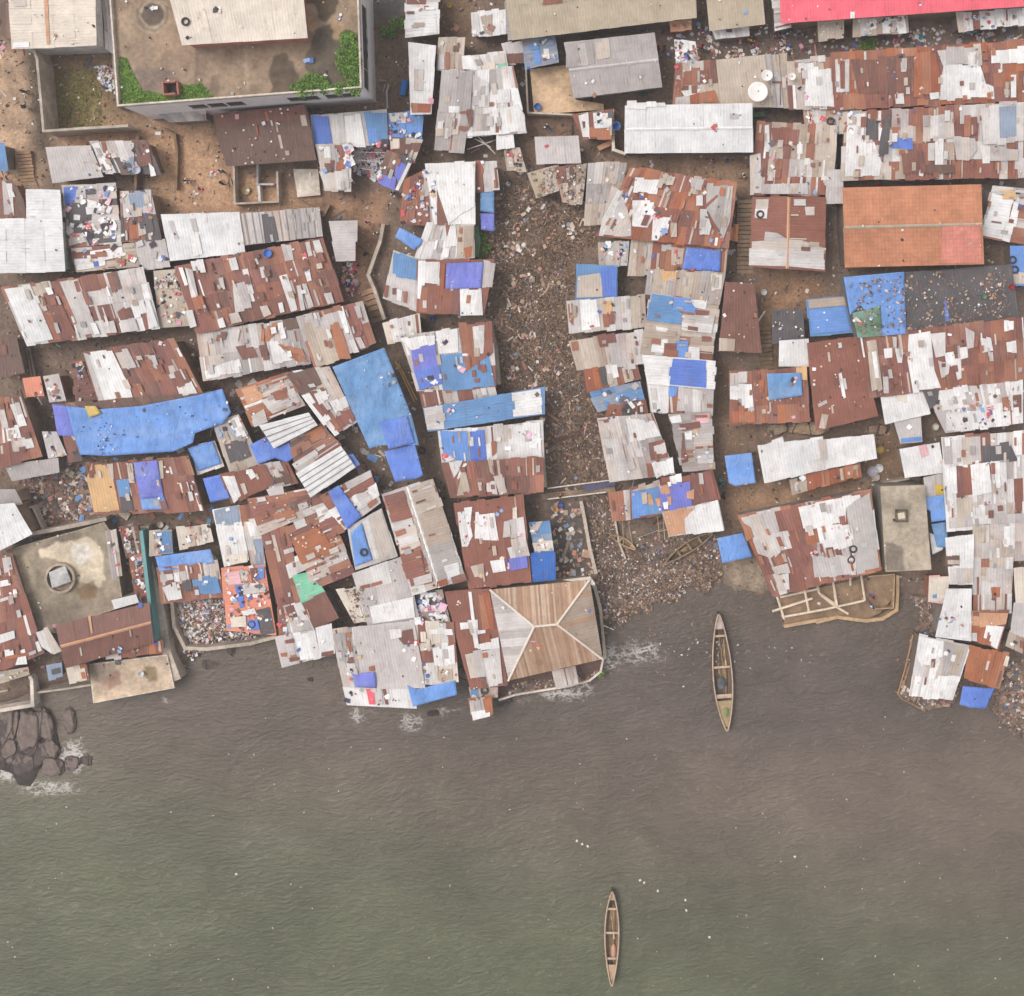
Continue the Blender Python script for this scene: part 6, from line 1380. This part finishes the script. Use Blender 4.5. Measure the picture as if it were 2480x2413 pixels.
bs_ = [o for o in S.objects if o.get('label','').startswith('bare flat')][0]
stained_roof(tp(1980,960,'58,83 99,82 105,160 63,162'), 3.606, (186,170,150), [(tp(1980,960,'62,134 78,138 80,162 62,162'), (128,114,102), 3, .85, 10), (tp(1980,960,'70,84 84,84 80,100 68,98'), (204,190,170), 4, .6, 16), (tp(1980,960,'84,104 100,110 102,140 88,136'), (200,184,164), 4, .6, 16)], bs_, amp=.14)
T(1980,960)
def hatch():
    v = un(P2('77,110')[0], 3.6); root = empty('roof_hatch', (v.x, v.y, 3.6), 'small framed hatch in the bare flat concrete roof', 'hatch')
    for i in range(4):
        mb = MB(); an = i*math.pi/2; mb.box((v.x+math.cos(an)*.55, v.y+math.sin(an)*.55, 3.75), (.12, 1.2, .3), A(120,104,92), an); mb.build('kerb', M_CONC, root)
    mb = MB(); mb.box((v.x, v.y, 3.66), (.7, .6, .1), A(230,214,190), .2); mb.build('lid', M_PLAIN, root)
hatch()
# ================================================================ dishes, basins, tyres, drums
def lathe(prof, c, col, n=20):
    mb = MB(); mb.grid([[(c.x+r_*math.cos(6.2832*k/n), c.y+r_*math.sin(6.2832*k/n), c.z+z) for k in range(n)] for r_, z in prof], col, True); return mb
def dish(label, p, r_, z):
    v = un(p, z); root = empty('satellite_dish', (v.x, v.y, z-.8), label, 'satellite dish', 'satellite dishes')
    lathe([(.02, .0), (r_*.4, .03), (r_*.75, .12), (r_, .24), (r_+.02, .22), (r_*.75, .08), (r_*.4, -.02), (.02, -.05)], v, A(246,240,234), 28).build('bowl', M_PLAIN, root, True)
    mb = MB(); mb.tube((v.x, v.y, z-.9), (v.x, v.y, z), .06, A(140,136,134), 8); mb.build('mast', M_PLAIN, root)
    mb = MB(); mb.tube((v.x, v.y, z), (v.x, v.y, z+r_*.55), .02, A(120,90,80), 6); mb.tube((v.x, v.y, z+r_*.55), (v.x, v.y, z+r_*.62), .07, A(130,90,80), 8); mb.build('feed', M_PLAIN, root)
T(1500,0)
dish('big white satellite dish on the tan earth roof', P2('127.5,85')[0], .98, 3.9)
dish('middle-sized white dish tilted beside the big dish', P2('136,70')[0], .55, 3.8); dish('smallest white dish by the square white roof', P2('159,71')[0], .36, 3.9)
def basin(name, label, cat, x, y, r_, rgb, h=.35, z=None, group=None):
    p = (OX+x*U, OY+y*U); zz, on = topz(p); zz = (zz+.08 if on else ground_z(p)) if z is None else z
    v = un(p, zz); mb = lathe([(.01, .03), (r_*.72, .03), (r_*.78, .0), (r_, h), (r_*1.06, h), (r_*1.06, h-.04)], v, A(*rgb), 16)
    # inner face
    mb2 = lathe([(r_*.97, h-.01), (r_*.74, .06), (.01, .05)], v, A(*[int(k*.92) for k in rgb]), 16)
    i0 = len(mb.v); mb.v += mb2.v; mb.c += mb2.c; mb.uv += mb2.uv; mb.f += [tuple(k+i0 for k in f) for f in mb2.f]
    return tag(mb.build(name, M_PLAIN, None, True), label, cat, group)
def tyre(label, x, y, r_=.32):
    p = (OX+x*U, OY+y*U); zz, on = topz(p); v = un(p, zz+.16); N = 18; mb = MB()
    mb.grid([[(v.x+(r_+.1*math.cos(a))*math.cos(6.2832*k/N), v.y+(r_+.1*math.cos(a))*math.sin(6.2832*k/N), v.z+.1*math.sin(a)) for k in range(N)] for a in [6.2832*j/8 for j in range(9)]], A(66,60,62), True)
    return tag(mb.build('tyre', M_PLAIN, None, True), label, 'tyre', 'old tyres weighing down roofs')
g_ = 'plastic basins and buckets'
for a in ((1000,0,115,99,.36,(84,124,190),'blue basin on the walled tan terrace'),(1500,0,21,87,.24,(30,140,110),'green basin below the grey gabled hall'),(1000,0,34,6,.22,(232,200,60),'yellow bucket in the dirt yard, brightest one'),(1000,0,27,7,.12,(226,206,90),'smaller yellow bucket in the dirt yard'),
  (1000,0,44,8,.22,(196,170,150),'beige basin in the dirt yard'),(500,480,57,51,.42,(96,140,222),'pale blue tub on the great rusty roof'),(1000,480,18,111,.26,(70,110,180),'blue bucket below the four-coloured shack'),(1000,960,136,100,.28,(70,110,190),'blue bucket beside the dark rubbish court'),
  (1000,960,132,104,.26,(226,170,60),'orange bucket beside the dark rubbish court'),(500,0,37,176,.42,(214,190,140),'cream oval tub in the grey ruin'),(1980,0,95,35,.24,(60,160,180),'teal basin in the market lane'),(1980,960,57,49,.38,(214,180,90),'yellow basin beside the plain white row'),
  (1980,960,56,66,.42,(236,232,236),'white basin outside the square white roof, round one'),(1980,960,50,69,.5,(196,190,204),'grey basin beside the round white basin'),(1980,960,53,74,.4,(206,190,178),'beige basin beside the grey basin'),(1980,960,108,28,.34,(240,232,222),'white basin in the planked gap'),(0,1420,131,80,.3,(240,240,236),'white bucket on the tan slab house'),
  (0,960,119,138,.32,(244,240,236),'white basin beside the teal channel'),(0,960,149,118,.3,(236,226,216),'cream basin above the beige scrap huts'),(500,480,136,83,.3,(226,90,100),'red basin at the bend of the lane'),(0,0,127,157,.4,(214,214,226),'pale lilac tub beside the small patched shack'),(1500,960,93,77,.22,(110,190,180),'mint bucket in the brown lane'),(1980,480,178,82,.26,(196,40,60),'crimson basin on the charcoal plastic roof'),(1980,480,153,91,.22,(130,170,120),'green bowl on the charcoal plastic roof'),(500,480,128,72,.26,(230,170,50),'orange jar pile bucket by the bend of the lane'),(1500,480,133,87,.3,(232,230,236),'white basin at the rubbish court edge'),(1500,480,121,10,.26,(240,238,236),'white bucket on the long stairway')):
    T(a[0], a[1]); basin('basin' if 'basin' in a[6] or 'tub' in a[6] else 'bucket', a[6], 'basin' if 'basin' in a[6] or 'tub' in a[6] else 'bucket', a[2], a[3], a[4], a[5], group=g_)
for a in ((1980,960,33,141,'tyre on the wide waterfront shack, nearer the white squares'),(1980,960,31,151,'tyre on the wide waterfront shack, nearer the timber frame'),(500,1360,42,58,'tyre on the blue cloth of the salmon shack'),(1980,480,180,57,'upper tyre on the blue sheet hut beside the orange tiled house'),(1980,480,182,66,'lower tyre on the blue sheet hut beside the orange tiled house'),
  (500,960,145,144,'tyre on the blue tarp beside the pale shack strip'),(0,960,45,165,'tyre on the square grey tank lid'),(1980,0,12,112,'tyre ring on the clothes-strewn pale shack'),(1000,1360,66,119,'tyre on the little green grey hut'),(1500,480,130,15,'tyre on the house with a stepped pale roof'),(1000,960,8,50,'tyre in the alley by the blue sheets'),(0,0,171,20,'tyre on the terrace roof by the raised hall')):
    T(a[0], a[1]); tyre(a[4], a[2], a[3])
T(1000,0); basin('water_drum', 'blue plastic water drum on the tan wall of the white hall', 'drum', 187.5, 117.5, .42, (96,132,196), .9, z=2.2)
T(500,0)
def blueb():
    v = un(P2('182,81')[0], .2); root = empty('oil_drum', (v.x, v.y, 0), 'blue plastic barrel lying beside the black drain', 'barrel')
    mb = MB(); a = Vector((v.x-.1, v.y-.85, .4)); b2 = Vector((v.x+.2, v.y+.7, .4)); mb.tube(a, b2, .38, A(50,118,200), 16); mb.build('body', M_PLAIN, root)
    for t_ in (.3, .68): mb = MB(); c_ = a.lerp(b2, t_); dd = (b2-a).normalized(); mb.tube(c_-dd*.04, c_+dd*.04, .41, A(40,100,180), 16); mb.build('hoop', M_PLAIN, root)
    mb = MB(); mb.tube(b2, b2+(b2-a).normalized()*.05, .08, A(230,230,230), 8); mb.build('cap', M_PLAIN, root)
blueb()

# gear lying in the two moored boats
def heap(name, label, cat, px, size, rgb, z, seed):
    v = un(px, z); rn = random.Random(seed); mb = MB(); n = 14; rows = []
    for k in range(6):
        q_ = k/5; R = math.cos(q_*1.5)
        rows.append([(v.x+size[0]*R*math.cos(6.2832*j/n)*(1+.2*noise.noise(Vector((j*.9, k, seed)))), v.y+size[1]*R*math.sin(6.2832*j/n)*(1+.2*noise.noise(Vector((j, k*.9, seed+3)))), z+size[2]*math.sin(q_*1.5)+.05*noise.noise(Vector((j, k, seed)))) for j in range(n)])
    mb.grid(rows, A(*rgb), True); i = len(mb.v)-n; mb.f.append(tuple(range(i, i+n))); return tag(mb.build(name, M_TARP, None, True), label, cat)
heap('fishing_net', 'dark heaped fishing net in the boat moored off the beach', 'net', (1500+94*U, 1360+112*U), (.5, .7, .25), (84,84,80), WZ+.2, 2)
heap('fishing_net', 'small green net on the stern of the boat moored off the beach', 'net', (1500+98.5*U, 1360+139*U), (.25, .5, .15), (128,148,96), WZ+.75, 5)
heap('sack_bundle', 'orange tan bundle in the boat drifting far out', 'bundle', (1486, 2305), (.3, .8, .25), (216,150,104), WZ+.2, 7)
for lb, p, q_ in (('long paddle lying in the boat moored off the beach', (1500+96*U, 1360+72*U), (1500+98*U, 1360+92*U)), ('short paddle lying in the boat drifting far out', (1481, 2220), (1486, 2264))):
    a_, b_ = un(p, WZ+.34), un(q_, WZ+.34); mb = MB(); mb.tube(a_, b_, .03, A(206,176,138), 6); dd = (b_-a_).normalized(); mb.box(b_+dd*.2, (.5, .16, .03), A(206,176,138), math.atan2(dd.y, dd.x)); tag(mb.build('paddle', M_WOOD), lb, 'paddle')
# ================================================================ people
def skin(name, verts, edges, rad, mat, root=0):
    me = bpy.data.meshes.new(name); me.from_pydata([Vector(v) for v in verts], edges, [])
    o = bpy.data.objects.new(name, me); S.collection.objects.link(o)
    m1 = o.modifiers.new('skin', 'SKIN'); m1.use_smooth_shade = True
    for i, s in enumerate(me.skin_vertices[0].data): s.radius = (rad[i], rad[i]) if not isinstance(rad[i], tuple) else rad[i]; s.use_root = (i == root)
    m2 = o.modifiers.new('sub', 'SUBSURF'); m2.levels = m2.render_levels = 1
    dg = bpy.context.evaluated_depsgraph_get(); nm = bpy.data.meshes.new_from_object(o.evaluated_get(dg)); bpy.data.objects.remove(o)
    nm.name = name; nm.materials.clear(); nm.materials.append(mat); nm.polygons.foreach_set('use_smooth', [True]*len(nm.polygons)); return nm
def plainmat(name, rgb, rough=.8):
    m, n, bs = newmat(name); b = NB(n); pos = b.node('ShaderNodeNewGeometry').outputs['Position']
    c = b.mix(1, A(*rgb), b.gray(b.ramp(b.noise(pos, 7, 4, .6), .3, .7, .8, 1.1)), 'MULTIPLY'); b.link(c, bs.inputs['Base Color']); bs.inputs['Roughness'].default_value = rough; return m
M_SKIN = plainmat('skin', (104,74,58), .6); M_HAIR = plainmat('hair', (40,34,32))
CLO = {k: plainmat('cloth_'+k, v) for k, v in dict(red=(206,60,66), white=(240,238,236), navy=(60,66,110), blue=(80,116,196), yellow=(232,196,70), pink=(236,140,170), black=(58,54,60), orange=(232,140,70), teal=(70,160,150), brown=(130,96,76), magenta=(190,60,130), grey=(150,146,148)).items()}
def person_meshes(stride, arm):
    # skeleton in metres, facing -y; root vertex is the pelvis
    V = [(0,0,.95),(0,0,1.15),(0,-.01,1.36),(0,0,1.48),(0,-.01,1.56),(0,-.02,1.66),(0,-.02,1.76)]; R = [(.15,.11),(.13,.10),(.16,.10),(.055,.055),(.06,.06),(.085,.10),(.06,.07)]
    E = [(0,1),(1,2),(2,3),(3,4),(4,5),(5,6)]
    V += [(0,-.115,1.655),(.085,-.01,1.66),(-.085,-.01,1.66)]; R += [.018,.018,.018]; E += [(5,7),(5,8),(5,9)]          # nose and ears
    for sx in (-1, 1):
        f = stride*sx; i = len(V)
        V += [(sx*.10,0,.90),(sx*.11,-f*.5,.50),(sx*.11,-f*.8+.06*abs(f),.09),(sx*.12,-f*.8-.15,.03)]; R += [.10,.062,.042,.034]; E += [(0,i),(i,i+1),(i+1,i+2),(i+2,i+3)]
        i = len(V); a = -f*arm
        V += [(sx*.20,0,1.40),(sx*.25,a*.4+.02,1.13),(sx*.24,a-.08,.90),(sx*.24,a-.10,.82)]; R += [.058,.042,.030,(.035,.018)]; E += [(2,i),(i,i+1),(i+1,i+2),(i+2,i+3)]
        for k in range(4):
            j = len(V); off = (-.027+.018*k); ln = (.055,.072,.078,.066)[k]
            V += [(sx*.24+.002*k,a-.10+off,.775),(sx*(.235-.01),a-.10+off-.006,.775-ln)]; R += [.010,.008]; E += [(i+3,j),(j,j+1)]
        j = len(V); V += [(sx*.225,a-.145,.815),(sx*.215,a-.165,.775)]; R += [.011,.009]; E += [(i+2,j),(j,j+1)]
    body = skin('person', V, E, R, M_SKIN)
    V = [(0,0,.93),(0,0,1.15),(0,-.01,1.37),(0,0,1.45)]; R = [(.175,.135),(.155,.125),(.18,.125),(.085,.08)]; E = [(0,1),(1,2),(2,3)]
    for sx in (-1, 1):
        a = -stride*sx*arm; i = len(V); V += [(sx*.20,0,1.40),(sx*.24,a*.35+.02,1.18)]; R += [.078,.066]; E += [(2,i),(i,i+1)]
    shirt = skin('shirt', V, E, R, CLO['white'])
    V = [(0,0,.98)]; R = [(.17,.13)]; E = []
    for sx in (-1, 1):
        f = stride*sx; i = len(V); V += [(sx*.10,0,.88),(sx*.11,-f*.5,.50),(sx*.11,-f*.75+.05*abs(f),.16)]; R += [.115,.08,.062]; E += [(0,i),(i,i+1),(i+1,i+2)]
    trs = skin('trousers', V, E, R, CLO['navy'])
    mb = lathe([(.105,.0),(.112,.04),(.10,.09),(.06,.125),(.01,.135)], Vector((0,.005,1.665)), A(40,34,32), 14)
    me = bpy.data.meshes.new('hair'); me.from_pydata(mb.v, [], mb.f); me.materials.append(M_HAIR); me.polygons.foreach_set('use_smooth', [True]*len(me.polygons))
    return body, shirt, trs, me
PM = [person_meshes(.30, .8), person_meshes(.04, .6), person_meshes(.20, 1.0)]
def person(label, ox, oy, x, y, rz, shirt, trs, k):
    p = (ox+x*U, oy+y*U); zz, on = topz(p); zz = max(ground_z(p), zz+.1 if on else -9); v = un(p, zz)
    b_, s_, t_, h_ = PM[k]
    o = bpy.data.objects.new('person', b_); S.collection.objects.link(o); o.location = v; o.rotation_euler = (0, 0, rz); tag(o, label, 'person', 'people in the lanes')
    for nm, me, mt in (('shirt', s_, CLO[shirt]), ('trousers', t_, CLO[trs]), ('hair', h_, None)):
        c = bpy.data.objects.new(nm, me); S.collection.objects.link(c); c.parent = o
        if mt: c.material_slots[0].link = 'OBJECT'; c.material_slots[0].material = mt
for i, a in enumerate((('person in orange crossing the footbridge',1000,960,136,90,1.5,'orange','navy'),('person in a red shirt beside the grey gabled hall',1500,0,35,46,.3,'red','black'),('person in dark clothes next to the one in red by the grey hall',1500,0,41,46,2.,'brown','black'),
  ('person in dark red walking in the market lane',1500,0,75,45,4.,'red','navy'),('person in orange at the khaki house canopy',1500,0,118,38,1.,'orange','brown'),('person in yellow at the khaki house canopy',1500,0,121,40,3.,'yellow','navy'),('person in magenta near the red roofed hall',1500,0,145,34,5.,'magenta','black'),
  ('person in white waiting near the red roofed hall',1500,0,154,33,.6,'white','blue'),('person in teal beside the navy sheet lane',1500,960,93.5,80,.9,'teal','navy'),('person in black at the violet roofed shack corner',1500,960,95,91,2.,'black','black'),('person in red standing on the shore platform',1980,1360,48,30,.2,'red','blue'),
  ('person in white and blue on the shore platform edge',1980,1360,48,39,2.8,'white','blue'),('person in white at the top of the bending lane',500,480,150,23,.5,'pink','white'),('person in white walking down the bending lane',500,480,158,33,3.5,'white','grey'),('person in black at the bending lane wall',500,480,148,52,1.2,'black','navy'),
  ('person in white with black trousers by the roofless yard',500,0,16,159,.8,'white','black'),('person in black on the orange earth yard',500,0,17,170,2.4,'black','grey'),('person in white at the lane mouth near the black drain',500,0,173,179,4.2,'white','black'),('person in white crossing the brown lane by the walled terrace',1000,0,123,118,1.,'white','navy'),
  ('person in blue below the clean off-white hall',1500,0,98,149,2.,'blue','black'),('person in pink below the clean off-white hall',1500,0,85,149,.4,'pink','grey'),('person in white low in the lane below the white hall',1500,0,113,163,5.,'white','brown'),('person in white on the sandy lane with dark hair',0,0,27,100,.7,'black','white'),('person in dark clothes at the sandy lane wall',0,0,26,86,3.,'black','brown'),('person in white on the orange yard',0,0,175,168,1.7,'white','grey'))):
    person(*a, i % 3)
# ================================================================ light haze over the whole place
hz = MB(); X0, X1, Y0, Y1 = -160, 160, -160, 160
bt = [Vector((X0, Y0, -3)), Vector((X1, Y0, -3)), Vector((X1, Y1, -3)), Vector((X0, Y1, -3))]; hz.prism(bt, [v+Vector((0, 0, 126)) for v in bt], (1, 1, 1))
mh = bpy.data.materials.new('haze'); mh.use_nodes = True; n = mh.node_tree; n.nodes.clear()
ho = n.nodes.new('ShaderNodeOutputMaterial'); hv = n.nodes.new('ShaderNodeVolumePrincipled'); hv.inputs['Density'].default_value = .00055; hv.inputs['Color'].default_value = (.92, .9, .9, 1)
n.links.new(hv.outputs[0], ho.inputs['Volume']); tag(hz.build('haze', mh), 'thin pale haze in the air', 'haze', kind='stuff')
